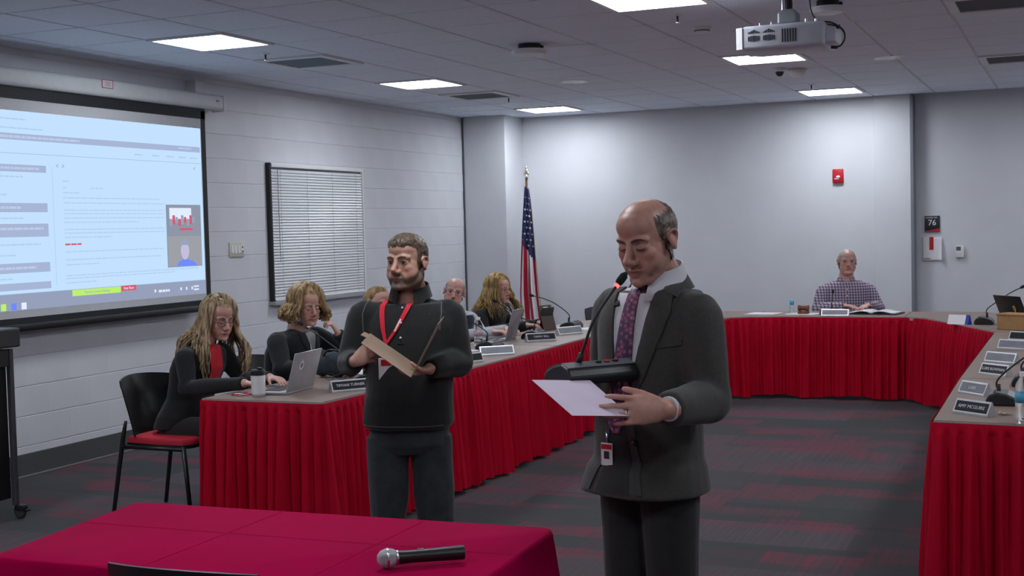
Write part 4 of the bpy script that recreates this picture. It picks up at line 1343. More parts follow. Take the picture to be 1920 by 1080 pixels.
def collar_band(N, fwd, r, h, gap, m, parent, name='collar', lean=.012, back=.012, thick=.004, zs=0.0, point=.0):
    f = Vector((fwd[0], fwd[1], 0)).normalized(); s = Vector((-f.y, f.x, 0)); N = Vector(N)
    v, fc, n = [], [], 40
    for side in (0, 1):
        for i in range(n + 1):
            a = gap + (2 * PI - 2 * gap) * i / n          # angle from the front, going round
            k = (1 + math.cos(a)) / 2                      # 1 at the front, 0 at the back
            for j, hz in enumerate((0, .5, 1)):
                rr = r + lean * (1 - hz) - (thick if side else 0)
                zz = hz * h + back * (1 - k) - zs * k
                ex = point * k ** 6 * (1 - hz)
                v.append(N + s * math.sin(a) * rr + f * math.cos(a) * (rr + ex) + V3(0, 0, zz - ex * .8))
    K = (n + 1) * 3
    for i in range(n):
        for j in range(2):
            a = i * 3 + j
            fc.append((a, a + 3, a + 4, a + 1)); fc.append((K + a, K + a + 1, K + a + 4, K + a + 3))
        for j in (0, 2):
            a = i * 3 + j
            fc.append((a, a + K, a + K + 3, a + 3))
    for i in (0, n):
        for j in range(2):
            a = i * 3 + j
            fc.append((a, a + 1, a + 1 + K, a + K))
    return MB().add(v, fc).build(name, m, parent, 50)

# ---- standing man in the black shirt with a folder
S6 = dict(fwd=(-.17, -.98), hfwd=(-.46, -.89), head=(.012, .005, 1.466), pitch=.03, hs=.965, hips=(0, .01, .715), neck=(.022, .045, 1.335),
          shR=(-.170, .03, 1.275), elR=(-.238, .0, 1.055), wrR=(-.188, -.215, 1.085), shL=(.178, .02, 1.27), elL=(.222, -.01, 1.055), wrL=(.108, -.205, 1.045),
          hipR=(-.09, .01, .70), knR=(-.100, -.005, .42), anR=(-.105, .03, .085), hipL=(.09, .01, .70), knL=(.102, -.005, .42), anL=(.108, .03, .085),
          handR=dict(d=(.62, -.62, .36), n=(.55, .70, -.20), kw=dict(curl=(.85, 1.1, .8), thumb=(.5, .4, .4), s=.95, spread=.05)),
          handL=dict(d=(-.85, -.38, -.18), n=(-.1, .1, 1), kw=dict(curl=(.55, .6, .5), thumb=(.55, .3, .7), s=.98)),
          k=.97, neck_r=.064, voxel=.0039, smooth=5, skin=SK1,
          face=dict(jaw=1.12, fat=.007, ear=1.05, brow=1.0), footR=(-.3, -.95), footL=(.15, -.98),
          paint=dict(flush=.30, beard=(.075, .050, .036), beard_amt=.82, lips=(.34, .14, .12)))
p6, body6, M6 = person('bearded man in a black shirt with red lanyard standing with an open folder', (-2.547, 4.751), CAMROT, S6)
hair6 = hair_mat('hair_light_brown', lin(66, 54, 44), lin(112, 96, 80), scale=90, stretch=(1, .3, 1))
def fn6(x, y, z):
    z = z + .004 * np.sin(x * 420 + 3 * np.sin(y * 150)) + .003 * np.sin(x * 170)
    sideline = np.where(y > .028, sstep(.062, .078, z), np.where(y > -.0, sstep(-.035 + .9 * np.clip(y, 0, .03), -.015 + .9 * np.clip(y, 0, .03), z), sstep(-.070, -.045, z)))
    ear_ = 1 - sstep(.0715, .0765, np.abs(x)) * sstep(-.052, -.044, z) * sstep(.044, .036, z) * sstep(-.048, -.040, y) * sstep(.022, .014, y)
    return np.clip(sideline * ear_, 0, 1) * (.30 + .70 * sstep(.03, .10, z)) * np.where(y > .02, .35 + .65 * sstep(.066, .092, z), 1)
hair_shell(body6.data, M6, fn6, .013, 'hair', hair6, p6, noise=.0016, seed=4, freq=260)
eyes(M6, p6, iris=(.018, .02, .024, 1), look=(-.35, .1), brow=hair_mat('brow_dark', lin(62, 46, 36), lin(86, 66, 52)), browz=-.003)
blk = cloth_mat('black_knit', lin(30, 31, 31), var=.12)
mb = MB()
torso(mb, S6['hips'], S6['neck'], MALE, S6['fwd'], .985, .012, t0=.13, t1=.95, belly=.035, hem=[(.068, .176, .142, .004), (.075, .180, .146, .006)])
for sd in 'RL':
    sleeve(mb, S6['sh' + sd], S6['el' + sd], S6['wr' + sd], S6['neck'], .068, .98)
shirt6, ms6 = garment('shirt', mb, blk, p6, .0065, 9, .0028, 3, 26, focus=[(S6['elR'], .10), (S6['elL'], .10), ((0, -.1, .85), .16)])
b6 = bvh_of(ms6)
jean = cloth_mat('dark_jeans', lin(50, 56, 60), var=.22, scale=16, bump=.2)
mb = MB()
torso(mb, S6['hips'], S6['neck'], MALE, S6['fwd'], .955, .004, t1=.22)
for sd in 'RL':
    leg(mb, S6['hip' + sd], S6['kn' + sd], S6['an' + sd], .088, 1.0)
garment('jeans', mb, jean, p6, .0065, 3, .0035, 8, 22, focus=[(S6['knR'], .15), (S6['knL'], .15)])
for sd, f_ in (('R', (-.3, -.95)), ('L', (.15, -.98))):
    mb = MB(); shoe(mb, (S6['an' + sd][0], S6['an' + sd][1], 0), f_); mb.build('shoe', leather, p6, True)
collar_band((.020, .035, 1.318), S6['fwd'], .078, .050, .42, blk, p6, lean=.014, back=.022, zs=.012, point=.012)
Pc, dc, sc6 = chest(S6['hips'], S6['fwd'])
seam = cloth_mat('grey_stitch', lin(86, 88, 88), var=.05)
strip('placket', [Pc(-.006, 1.30), Pc(-.006, 1.14)], [Pc(.022, 1.30), Pc(.022, 1.14)], b6, dc, .003, .006, blk, p6, 3, sub=10)
for z in (1.285, 1.225, 1.165):
    h = cast(b6, Pc(.008, z), dc)
    if h:
        MB().ball(h - dc * .007, (.0048, .0048, .0048), 10, 6).build('button', white_m, p6, True)
strip('hem_stitch', [Pc(a, .802) for a in (-.17, -.1, 0, .1, .17)], [Pc(a, .805) for a in (-.17, -.1, 0, .1, .17)], b6, dc, .002, .003, seam, p6, 1, sub=8)
for sg in (-1, 1):
    strip('shoulder_seam', [Pc(sg * .150, 1.31), Pc(sg * .162, 1.26), Pc(sg * .160, 1.19)], [Pc(sg * .154, 1.31), Pc(sg * .166, 1.26), Pc(sg * .164, 1.19)], b6, dc, .002, .003, seam, p6, 1, sub=8)
red_rib = cloth_mat('red_ribbon', lin(206, 24, 48), .5, var=.04, bump=.05)
ly = thing('lanyard', 'red lanyard with white badge around the bearded man\'s neck', 'lanyard', (-2.547, 4.751, 0), CAMROT)
strip('strap', [Pc(-.090, 1.312), Pc(-.089, 1.27), Pc(-.078, 1.20), Pc(-.062, 1.145)], [Pc(-.067, 1.312), Pc(-.068, 1.27), Pc(-.060, 1.20), Pc(-.050, 1.145)], b6, dc, .007, .003, red_rib, ly, 3, sub=6)
strip('strap', [Pc(.032, 1.312), Pc(.016, 1.27), Pc(-.018, 1.20), Pc(-.058, 1.140)], [Pc(.054, 1.312), Pc(.036, 1.27), Pc(-.002, 1.20), Pc(-.046, 1.140)], b6, dc, .0085, .003, red_rib, ly, 3, sub=6)
strip('clip_strap', [Pc(-.060, 1.146), Pc(-.062, 1.110)], [Pc(-.050, 1.146), Pc(-.055, 1.110)], b6, dc, .008, .003, red_rib, ly, 2, sub=4)
bp_ = cast(b6, Pc(-.058, 1.108), dc)
bp_ = bp_ - dc * .012
MB().tube([bp_ + V3(0, 0, .006), bp_ - V3(0, 0, .022)], .004, 8).build('clip', chrome, ly, True)
Mb = Matrix.Translation(bp_ + V3(.002, -.002, -.068)) @ Matrix.Rotation(-.17, 4, 'Z')
MB().box((0, 0, 0), (.058, .003, .088), .001, M=Mb).build('badge', white_m, ly)
MB().box((.004, -.0022, .026), (.044, .001, .022), M=Mb).build('badge_stripe', red_plastic, ly)
strip('strap_print', [Pc(.004, 1.238), Pc(-.020, 1.19)], [Pc(.010, 1.236), Pc(-.014, 1.188)], b6, dc, .0098, .002, white_m, ly, 1, sub=6)
# manila folder
manila = mat('manila_card', lin(146, 124, 106), .7, var=.06, scale=12)
fo = thing('manila_folder', 'open tan manila folder held by the bearded man', 'folder', (-2.547, 4.751, 0), CAMROT)
def sheet(q, th, name, m, parent):
    a, b, c, d = (Vector(x) for x in q)
    n = (b - a).cross(d - a).normalized() * th
    return MB().add([a, b, c, d, a + n, b + n, c + n, d + n], [(3, 2, 1, 0), (4, 5, 6, 7), (0, 1, 5, 4), (1, 2, 6, 5), (2, 3, 7, 6), (3, 0, 4, 7)]).build(name, m, parent)
sheet(((-.128, -.175, 1.192), (.060, -.175, 1.055), (.047, -.40, 1.036), (-.140, -.40, 1.173)), .002, 'flap', manila, fo)
sheet(((.060, -.175, 1.055), (.168, -.175, 1.252), (.155, -.40, 1.238), (.047, -.40, 1.036)), .002, 'flap', manila, fo)
sheet(((-.150, -.20, 1.200), (-.120, -.20, 1.186), (-.126, -.27, 1.180), (-.156, -.27, 1.194)), .002, 'tab', manila, fo)

# ---- man in the dark suit reading at a microphone
S7 = dict(fwd=(-.64, -.77), hfwd=(-.66, -.75), head=(-.004, -.005, 1.556), pitch=-.30, roll=.0, hs=1.0, hips=(-.01, .02, .835), neck=(.040, .050, 1.445),
          shL=(.128, -.080, 1.362), elL=(.150, -.135, 1.100), wrL=(.000, -.352, 1.108), shR=(-.085, .125, 1.372), elR=(-.105, .205, 1.120), wrR=(-.190, .030, 1.138),
          hipL=(.045, -.04, .81), knL=(.050, -.04, .45), anL=(.065, .0, .09), hipR=(-.065, .07, .81), knR=(-.072, .065, .45), anR=(-.09, .12, .09),
          handL=dict(d=(-.97, -.18, .03), n=(.1, 1, -.15), kw=dict(curl=((.10, .22, .2), (.12, .26, .22), (.16, .30, .25), (.22, .34, .3)), thumb=(.45, .25, .12), s=1.04, spread=.07)),
          handR=dict(d=(-.55, -.82, .06), n=(0, 0, 1), kw=dict(curl=(.15, .35, .3), thumb=(.65, .15, .65), s=1.0)),
          k=.88, neck_r=.058, voxel=.0039, smooth=5, skin=(.53, .275, .22),
          face=dict(jaw=1.0, ear=1.1, brow=.86, nose=1.05, open_mouth=.003), foot=(-.64, -.77),
          paint=dict(flush=.35, beard=(.26, .15, .115), beard_amt=.35, lips=(.33, .13, .115), scalp=(.20, .145, .11),
                     scalp_fn=lambda x, y, z: .0 * x))
p7, body7, M7 = person('tall balding man in a dark suit reading from a paper into a microphone', (-1.138, 3.623), CAMROT, S7)
hair7 = hair_mat('hair_grey_brown', lin(72, 60, 52), lin(124, 112, 102), scale=80, stretch=(1, .4, 1))
def fn7(x, y, z):
    low = np.where(y > .0, sstep(-.02 + 1.2 * np.clip(y, 0, .05), .0 + 1.2 * np.clip(y, 0, .05), z), sstep(-.075, -.05, z))
    front = sstep(.034, .012, y)
    crown = 1 - sstep(.052, .080, z - .30 * np.clip(-y - .05, 0, 1)) * sstep(-.105, -.05, y)
    ear_ = 1 - sstep(.0715, .0765, np.abs(x)) * sstep(-.052, -.044, z) * sstep(.044, .036, z) * sstep(-.048, -.040, y) * sstep(.022, .014, y)
    return np.clip(low * front * crown * ear_, 0, 1)
hair_shell(body7.data, M7, lambda x, y, z: fn7(x, y, z + .004 * np.sin(y * 330 + 2 * np.sin(z * 200))), .0048, 'hair', hair7, p7, noise=.0012, seed=9, freq=300)
eyes(M7, p7, closed=True, brow=hair_mat('brow_brown', lin(70, 50, 40), lin(96, 72, 60)), lash=(.06, .035, .028, 1), browz=-.001)
suit = cloth_mat('charcoal_suit', lin(60, 59, 57), .75, var=.10, scale=90, bump=.1)
shirtw = cloth_mat('white_shirt', lin(205, 205, 212), .7, var=.02, bump=.05)
mb = MB()
torso(mb, S7['hips'], S7['neck'], MALE, S7['fwd'], .87, .014, t0=.13, t1=.95, belly=.018, hem=[(-.012, .192, .162, .016), (.0, .190, .160, .016), (.06, .178, .146, .008)])
for sd in 'RL':
    sleeve(mb, S7['sh' + sd], S7['el' + sd], S7['wr' + sd], S7['neck'], .074, 1.12, -.06)
jacket7, mj7 = garment('jacket', mb, suit, p7, .0065, 9, .0026, 5, 22, focus=[(S7['elL'], .11), (S7['elR'], .1), ((.16, -.1, 1.25), .1)])
b7 = bvh_of(mj7)
mb = MB()
torso(mb, S7['hips'], S7['neck'], MALE, S7['fwd'], .84, .002, t1=.25)
for sd in 'RL':
    leg(mb, S7['hip' + sd], S7['kn' + sd], S7['an' + sd], .086, 1.04, -.02)
trous = cloth_mat('black_trousers', lin(36, 36, 37), .8, var=.08)
garment('trousers', mb, trous, p7, .007, 3, .003, 6, 16, focus=[])
for sd in 'RL':
    mb = MB(); shoe(mb, (S7['an' + sd][0], S7['an' + sd][1], 0), (-.64, -.77), .29); mb.build('shoe', leather, p7, True)
Pc, dc, s7 = chest(S7['hips'], S7['fwd'])
collar_band((.036, .040, 1.420), S7['fwd'], .070, .056, .22, shirtw, p7, 'shirt_collar', lean=.016, back=.020, zs=.020, point=.03)
collar_band((.040, .050, 1.400), S7['fwd'], .080, .036, 1.05, suit, p7, 'jacket_collar', lean=.020, back=.018, zs=.0, thick=.006)
strip('shirt_front', [Pc(-.070, 1.43), Pc(-.062, 1.34), Pc(-.046, 1.25), Pc(-.030, 1.14), Pc(-.03, 1.05)], [Pc(.070, 1.43), Pc(.062, 1.34), Pc(.040, 1.25), Pc(.020, 1.14), Pc(.005, 1.05)], b7, dc, .0015, .004, shirtw, p7, 8, sub=6)
strip('trouser_front', [Pc(-.035, 1.05), Pc(-.05, .95), Pc(-.075, .835)], [Pc(.010, 1.05), Pc(.025, .95), Pc(.05, .835)], b7, dc, .0012, .004, trous, p7, 6, sub=8)
def paisley():
    m = mat('paisley_tie', lin(80, 44, 74), .5, var=.6, scale=95, col2=lin(150, 84, 100), bump=.05)
    nt = m.node_tree; b = nt.nodes['Principled BSDF']
    v = nt.nodes.new('ShaderNodeTexVoronoi'); v.inputs['Scale'].default_value = 75
    tc = nt.nodes.new('ShaderNodeTexCoord'); nt.links.new(tc.outputs['Object'], v.inputs['Vector'])
    r = nt.nodes.new('ShaderNodeValToRGB'); nt.links.new(v.outputs['Distance'], r.inputs[0])
    e = r.color_ramp.elements
    e[0].position = 0; e[0].color = lin(196, 178, 186)
    e[1].position = 1; e[1].color = lin(48, 32, 62)
    for p_, c_ in ((.22, lin(92, 84, 150)), (.42, lin(150, 52, 74)), (.6, lin(60, 36, 74))):
        x = e.new(p_); x.color = c_
    nt.links.new(r.outputs[0], b.inputs['Base Color'])
    return m
tie_m = paisley()
strip('tie', [Pc(-.020, 1.405), Pc(-.026, 1.34), Pc(-.034, 1.25), Pc(-.044, 1.15), Pc(-.052, 1.06), Pc(-.030, 1.005)], [Pc(.016, 1.405), Pc(.020, 1.34), Pc(.022, 1.25), Pc(.022, 1.15), Pc(.020, 1.06), Pc(-.006, 1.005)], b7, dc, .008, .006, tie_m, p7, 6, sub=6, bulge=.003)
kn_ = cast(b7, Pc(-.002, 1.412), dc)
MB().tube([kn_ - dc * .012 + V3(0, 0, .022), kn_ - dc * .014, kn_ - dc * .012 - V3(0, 0, .016)], [(.021, .012), (.019, .014), (.014, .011)], 14, 3, ref=tuple(s7)).build('tie_knot', tie_m, p7, True)
for sg in (-1, 1):
    strip('lapel', [Pc(sg * .072, 1.435), Pc(sg * .062, 1.36), Pc(sg * .050, 1.27), Pc(sg * .034, 1.17), Pc(sg * .020, 1.09)],
          [Pc(sg * .112, 1.425), Pc(sg * .122, 1.345), Pc(sg * .102, 1.27), Pc(sg * .066, 1.17), Pc(sg * .026, 1.09)], b7, dc, .009, .008, suit, p7, 6, sub=6, bulge=.002)
    if sg > 0:
        strip('collar_leaf', [Pc(sg * .076, 1.452), Pc(sg * .073, 1.41)], [Pc(sg * .118, 1.435), Pc(sg * .132, 1.385)], b7, dc, .011, .006, suit, p7, 4, sub=6)
    strip('front_edge', [Pc(sg * .020, 1.09), Pc(sg * .045 - .01, .95), Pc(sg * .085 - .012, .838)], [Pc(sg * .036, 1.09), Pc(sg * .062 - .01, .95), Pc(sg * .100 - .012, .838)], b7, dc, .005, .006, suit, p7, 2, sub=8)
strip('breast_pocket', [Pc(.085, 1.262), Pc(.165, 1.274)], [Pc(.085, 1.246), Pc(.165, 1.258)], b7, dc, .004, .004, suit, p7, 2, sub=8)
for z in (1.06, .98):
    h = cast(b7, Pc(.045, z), dc)
    MB().ball(h - dc * .006, (.009, .009, .009), 12, 8).build('button', black_m, p7, True)
cw = Vector(S7['wrL']); cd = Vector((-.75, -.70, 0)).normalized()
MB().tube([cw + V3(.030, .030, 0), cw + V3(.008, .008, 0)], [(.036, .034), (.034, .033)], 18).build('shirt_cuff', shirtw, p7, 40)
rg = MB(); rc = cw + Vector((-.97, -.18, .03)).normalized() * .108 + V3(0, .004, -.009)
rg.tube([rc + V3(.002 * 0, .0105 * math.cos(a), .0105 * math.sin(a)) for a in [2 * PI * k / 16 for k in range(17)]], .0018, 6).build('ring', chrome, p7, True)
bd = cast(b7, Pc(-.05, .94), dc) - dc * .012
tb = tag(link('id_badge', None, None, (-1.138, 3.623, 0), CAMROT), 'white clip-on badge hanging at the suited man\'s waist', 'badge')
Mb = Matrix.Translation(bd) @ Matrix.Rotation(math.atan2(-.64, .77) , 4, 'Z')
MB().box((0, 0, 0), (.040, .003, .066), .001, M=Mb).build('card', white_m, tb)
MB().box((0, -.0022, .022), (.036, .001, .014), M=Mb).build('card_stripe', red_plastic, tb)
MB().box((0, -.0022, -.002), (.018, .001, .022), M=Mb).build('card_photo', dark_m, tb)
MB().tube([Mb @ V3(0, 0, .034), Mb @ V3(0, .002, .065)], .003, 6).build('card_clip', chrome, tb, True)
# the sheet he reads from
lilac = mat('lilac_paper', lin(206, 192, 212), .75, var=.02)
pa = thing('reading_sheet', 'pale lilac sheet of paper held by the suited man', 'paper', (-1.138, 3.623, 0), CAMROT)
o = sheet(((-.351, -.272, 1.187), (-.188, -.192, 1.172), (-.094, -.376, 1.097), (-.252, -.455, 1.114)), .0008, 'sheet', lilac, pa)
sheet(((-.280, -.352, 1.1475), (-.150, -.288, 1.1335), (-.147, -.293, 1.1315), (-.277, -.357, 1.1455)), .0012, 'highlight_line', mat('highlighter', lin(150, 160, 90), .8), pa)

# ------------------------------------------------------------------ conference microphones, name plates and table clutter
unit_top = mat('unit_grey', lin(84, 88, 94), .45, var=.05)
unit_blk = mat('unit_black', lin(24, 25, 28), .4, var=.05)
def mic_unit(loc, rotz, neck, label, tilt=0.0, led=False, w=.20):
    t = thing('gooseneck_microphone', label, 'microphone', loc, rotz, 'gooseneck table microphones')
    prof = [(-.070, 0), (.070, 0), (.072, .018), (.060, .032), (.020, .050), (-.025, .058), (-.060, .046), (-.074, .022)]
    Mx_ = Matrix(((0, 0, 1, 0), (1, 0, 0, 0), (0, 1, 0, 0), (0, 0, 0, 1)))
    if tilt:
        Mx_ = Matrix.Rotation(tilt, 4, 'X') @ Mx_
    b = MB().prism(prof, -w / 2, w / 2, Mx_)
    base = b.build('base', unit_blk, t)
    bev = base.modifiers.new('bevel', 'BEVEL'); bev.width = .006; bev.segments = 2
    Mt = Matrix.Rotation(tilt, 4, 'X') if tilt else Matrix.Identity(4)
    top = [(.062, .0345), (.020, .0525), (-.025, .0605), (-.058, .0490), (-.0575, .0470), (-.025, .0575), (.020, .0495), (.062, .0315)]
    MB().prism(top, -w / 2 + .004, w / 2 - .004, Mx_).build('top_panel', unit_top, t)
    for k in (-1, 0, 1):
        MB().box((.03 + k * .028, -.036, .0585), (.018, .012, .005), .002, M=Mt).build('button', black_m if k else red_plastic, t)
    P = [Vector(p) for p in neck]
    MB().tube([P[0] - (P[1] - P[0]).normalized() * .015, P[0] + (P[1] - P[0]).normalized() * .035], [.010, .008], 12).build('neck_socket', black_m, t, True)
    MB().tube(P, .0042, 8, 8).build('gooseneck', black_m, t, True)
    d = (P[-1] - P[-2]).normalized()
    MB().tube([P[-1] - d * .004, P[-1] + d * .004, P[-1] + d * .012, P[-1] + d * .030, P[-1] + d * .036], [.006, .0105, .012, .0115, .007], 14, 2, round_end=True).build('mic_head', mat('foam_black', lin(20, 20, 22), .9, bump=.5, bscale=900), t, True)
    if led:
        MB().tube([P[-1] - d * .010, P[-1] - d * .001], .0072, 14).build('light_ring', glow('led_red', (1, .03, .03, 1), 3.0), t, True)
    return t
def ring_neck(base, tip, bow=.06):
    a, b = Vector(base), Vector(tip)
    return [a, a + Vector((0, 0, .06)), a.lerp(b, .35) + Vector((0, 0, bow)), a.lerp(b, .7) + Vector((0, 0, bow * .6)), b]

# held by the suited man: stands on his palm; frame of the man
mic_unit((-1.138 + math.cos(CAMROT) * -.180 - math.sin(CAMROT) * -.105, 3.623 + math.sin(CAMROT) * -.180 + math.cos(CAMROT) * -.105, 1.160), CAMROT + .50,
         [(-.055, -.02, .055), (-.052, -.05, .105), (-.025, -.062, .180), (.036, -.058, .250), (.058, -.060, .275)], 'gooseneck microphone with glowing red ring held by the suited man', led=True, w=.23)

Z = .7425
mic_unit((-3.66, 6.42, Z), PI / 2, ring_neck((-.045, .03, .055), (.14, .55, .315), .02), 'gooseneck microphone in front of the curly-haired woman')
mic_unit((-3.84, 8.42, Z), PI / 2, ring_neck((.0, .02, .055), (-.03, .27, .235), .06), 'gooseneck microphone beside the water bottle of the man in the vest')
mic_unit((-3.86, 9.30, Z), PI / 2, ring_neck((.05, .02, .055), (.06, .34, .275), .02), 'gooseneck microphone pointing at the long-haired woman at the grey laptop')
mic_unit((-3.90, 10.22, Z), PI / 2, ring_neck((.0, .02, .055), (.05, .36, .27), .07), 'gooseneck microphone in front of the flag, at the end of the left row')
mic_unit((-2.02, 11.92, Z), 0, [(.0, .0, .055), (.0, .01, .10), (.0, .03, .15), (.0, .06, .19)], 'gooseneck microphone in front of the man in the checked shirt')
mic_unit((-.66, 10.95, Z), -PI / 2, ring_neck((.0, .02, .055), (-.02, .27, .285), .05), 'gooseneck microphone beside the black laptop, leaning right')
mic_unit((-.30, 6.30, Z), -PI / 2, ring_neck((.01, -.02, .055), (.06, .36, .36), .07), 'gooseneck microphone nearest on the right row, behind the water bottle', w=.18)
mic_unit((-.22, 7.00, Z), -PI / 2, ring_neck((.0, -.02, .055), (.05, .34, .33), .07), 'gooseneck microphone second on the right row', w=.18)
mic_unit((-.17, 8.22, Z), -PI / 2, ring_neck((.0, -.02, .055), (.05, .36, .33), .07), 'gooseneck microphone third on the right row', w=.18)
mic_unit((-.17, 9.17, Z), -PI / 2, ring_neck((.0, -.02, .055), (.05, .36, .33), .07), 'gooseneck microphone farthest on the right row', w=.18)

plate_blk = mat('plate_black', lin(30, 32, 38), .3, var=.04)
plate_sil = mat('plate_silver', lin(118, 120, 128), .5, .2, var=.08)
ink = mat('engraved_white', lin(220, 220, 224), .5)
def name_plate(loc, rotz, s, label, w=.25, face=plate_blk, size=.022):
    """stands with its face towards -y of its own frame"""
    t = thing('name_plate', label, 'name plate', loc, rotz, 'name plates on the tables')
    MB().prism([(-.030, 0), (.026, 0), (.026, .006), (.004, .062), (-.002, .062), (-.030, .008)], -w / 2, w / 2, Matrix(((0, 0, 1, 0), (1, 0, 0, 0), (0, 1, 0, 0), (0, 0, 0, 1)))).build('holder', mat('holder_silver', (.6, .61, .64, 1), .42, .8, var=.04), t)
    a = math.atan2(.054, .028)
    MB().box((0, 0, 0), (w - .016, .002, .046), M=TR(0, -.0172, .0345) @ Matrix.Rotation(a - PI / 2, 4, 'X')).build('plate', face, t)
    if s:
        text(s, size, 'lettering', ink, t, (0, -.0198, .0345), (a, 0, 0), .0003)
    return t
name_plate((-3.60, 6.05, Z), math.radians(54), 'TIFFANI TURNER', 'black name plate in front of the silver laptop table edge', .22)
name_plate((-3.60, 8.00, Z), math.radians(42), '', 'shiny silver name plate below the water bottle', .24, plate_sil)
name_plate((-3.58, 7.50, Z), math.radians(60), 'EN', 'black name plate half hidden by the bearded man\'s elbow', .22)
name_plate((-3.70, 9.04, Z), math.radians(45), 'TAMMY BELL', 'black name plate in front of the long-haired woman\'s laptop', .24)
name_plate((-3.70, 9.64, Z), math.radians(62), '', 'silver name plate farthest along the left row', .25, plate_sil)
name_plate((-1.96, 11.74, Z), 0, '', 'silver name plate in front of the man in the checked shirt', .24, plate_sil)
name_plate((-.40, 5.92, Z), math.radians(-38), 'AMY MCGUIRE', 'black name plate nearest on the right row', .19)
name_plate((-.44, 6.59, Z), math.radians(-46), 'LUKE', 'silver name plate second on the right row', .18, plate_sil)
name_plate((-.39, 7.41, Z), math.radians(-42), 'LUKE BOWMAN', 'black name plate third on the right row', .19)
name_plate((-.39, 8.05, Z), math.radians(-36), '', 'silver name plate fourth on the right row', .21, plate_sil)
name_plate((-.36, 8.88, Z), math.radians(-30), '', 'silver name plate fifth on the right row', .2, plate_sil)
name_plate((-.32, 9.50, Z), math.radians(-30), '', 'black name plate farthest on the right row', .2)

def laptop(loc, rotz, m, label, w=.33, d=.23, h=.215, open_=1.85, sticker=None):
    """hinge along x at y=0, keyboard towards +y (the user), lid leans towards -y"""
    t = thing('laptop', label, 'laptop', loc, rotz)
    MB().box((0, d / 2, .009), (w, d, .016), .004).build('base', m, t, 40)
    MB().box((0, d * .45, .0175), (w * .88, d * .46, .002)).build('keyboard', black_m, t)
    MB().box((0, d * .83, .0175), (w * .34, d * .22, .001)).build('trackpad', unit_top, t)
    a = open_ - PI / 2
    ML = Matrix.Translation((0, 0, .014)) @ Matrix.Rotation(a, 4, 'X')
    lid = MB().box((0, 0, h / 2), (w, .008, h), .003, M=ML).build('lid', m, t, 40)
    MB().box((0, .0045, h / 2), (w * .94, .001, h * .9), M=ML).build('display', glow('laptop_display', lin(150, 160, 180), .6), t)
    if sticker:
        sticker(ML, lid, h, t)
    return t
silver = mat('laptop_silver', lin(176, 176, 182), .38, .55, var=.02)
greyl = mat('laptop_grey', lin(140, 138, 144), .42, .4, var=.03)
def hexa(ML, lid, h, t):
    hx = [(.028 * math.cos(PI / 6 + k * PI / 3), .028 * math.sin(PI / 6 + k * PI / 3)) for k in range(6)]
    X = ML @ Matrix.Translation((-.06, -.0045, h * .66)) @ Matrix.Rotation(PI / 2, 4, 'X')
    MB().prism(hx, 0, .0008, X).build('sticker', w_m, t)
    MB().prism([(x * .55, y * .55) for x, y in hx], .0008, .0014, X).build('sticker_mark', mat('ink_grey', lin(120, 112, 122), .8), t)
laptop((-3.86, 5.97, Z), PI / 2 + .12, silver, 'silver laptop with hexagon sticker on the nearest left table', sticker=hexa)
laptop((-3.98, 9.12, Z), PI / 2 + .15, greyl, 'grey laptop open in front of the long-haired woman in glasses', w=.31, h=.23, open_=1.85)
def ribbon(ML, lid, h, t):
    y_m = mat('ribbon_yellow', lin(206, 170, 40), .6, var=.05)
    X = ML @ Matrix.Translation((.06, -.006, h * .5))
    MB().tube([X @ V3(-.022, 0, -.045), X @ V3(.012, -.001, .012), X @ V3(.0, -.001, .034), X @ V3(-.012, -.001, .012), X @ V3(.022, -.002, -.045)], [(.006, .0012)] * 5, 6, 5, ref=(1, 0, 0)).build('ribbon_sticker', y_m, t, True)
laptop((-.42, 10.86, Z), PI - .95 + PI, black_m, 'black laptop with yellow ribbon sticker at the right edge', w=.36, h=.235, open_=1.95, sticker=ribbon)

def bottle(loc, label, s=1.0, blue=True):
    t = thing('water_bottle', label, 'bottle', loc, 0, 'plastic water bottles')
    MB().lathe([(0, .002), (.028 * s, .002), (.032 * s, .010), (.032 * s, .045), (.030 * s, .055), (.032 * s, .065), (.032 * s, .135 * s), (.026 * s, .158 * s), (.014 * s, .178 * s), (.0125 * s, .19 * s), (0, .19 * s)], 24).build('bottle_body', glass_m, t, 40)
    MB().lathe([(.0145 * s, .186 * s), (.0148 * s, .203 * s), (0, .204 * s)], 16).build('cap', white_m, t, 40)
    MB().lathe([(.0328 * s, .075), (.0328 * s, .118)], 24).build('label_band', mat('label_blue', lin(70, 150, 180), .5, var=.1) if blue else mat('label_mixed', lin(170, 150, 160), .5, var=.4, scale=60), t, True)
    return t
bottle((-.20, 5.80, Z), 'clear water bottle with blue label at the right edge', 1.0)
bottle((-3.99, 8.56, Z), 'clear water bottle in front of the man in the vest', 1.05, False)
bottle((-2.42, 12.12, Z), 'small water bottle beside the gavel block', .62)

t = thing('tumbler', 'white travel tumbler with black lid beside the silver laptop', 'tumbler', (-3.97, 5.74, Z))
MB().lathe([(0, 0), (.034, 0), (.036, .006), (.039, .115), (0, .115)], 28).build('cup', white_m, t, 40)
MB().lathe([(.0345, .001), (.0372, .004), (.0375, .014), (.035, .014)], 28).build('base_ring', alu, t, 40)
MB().lathe([(.0402, .113), (.041, .120), (.0395, .135), (.032, .142), (0, .142)], 28).build('lid', black_m, t, 40)
MB().box((.012, 0, .148), (.03, .018, .012), .004).build('lid_tab', black_m, t, 40)
t = thing('wrist_lanyard', 'red wrist lanyard with keys coiled beside the white tumbler', 'lanyard', (-4.10, 5.76, Z))
MB().tube([(.05 * math.cos(a) * (1 + .2 * math.sin(3 * a)), .035 * math.sin(a), .006 + .004 * math.sin(2 * a)) for a in [2 * PI * k / 20 for k in range(21)]], [(.003, .008)] * 21, 8, 2, ref=(0, 0, 1)).build('strap', red_rib, t, True)
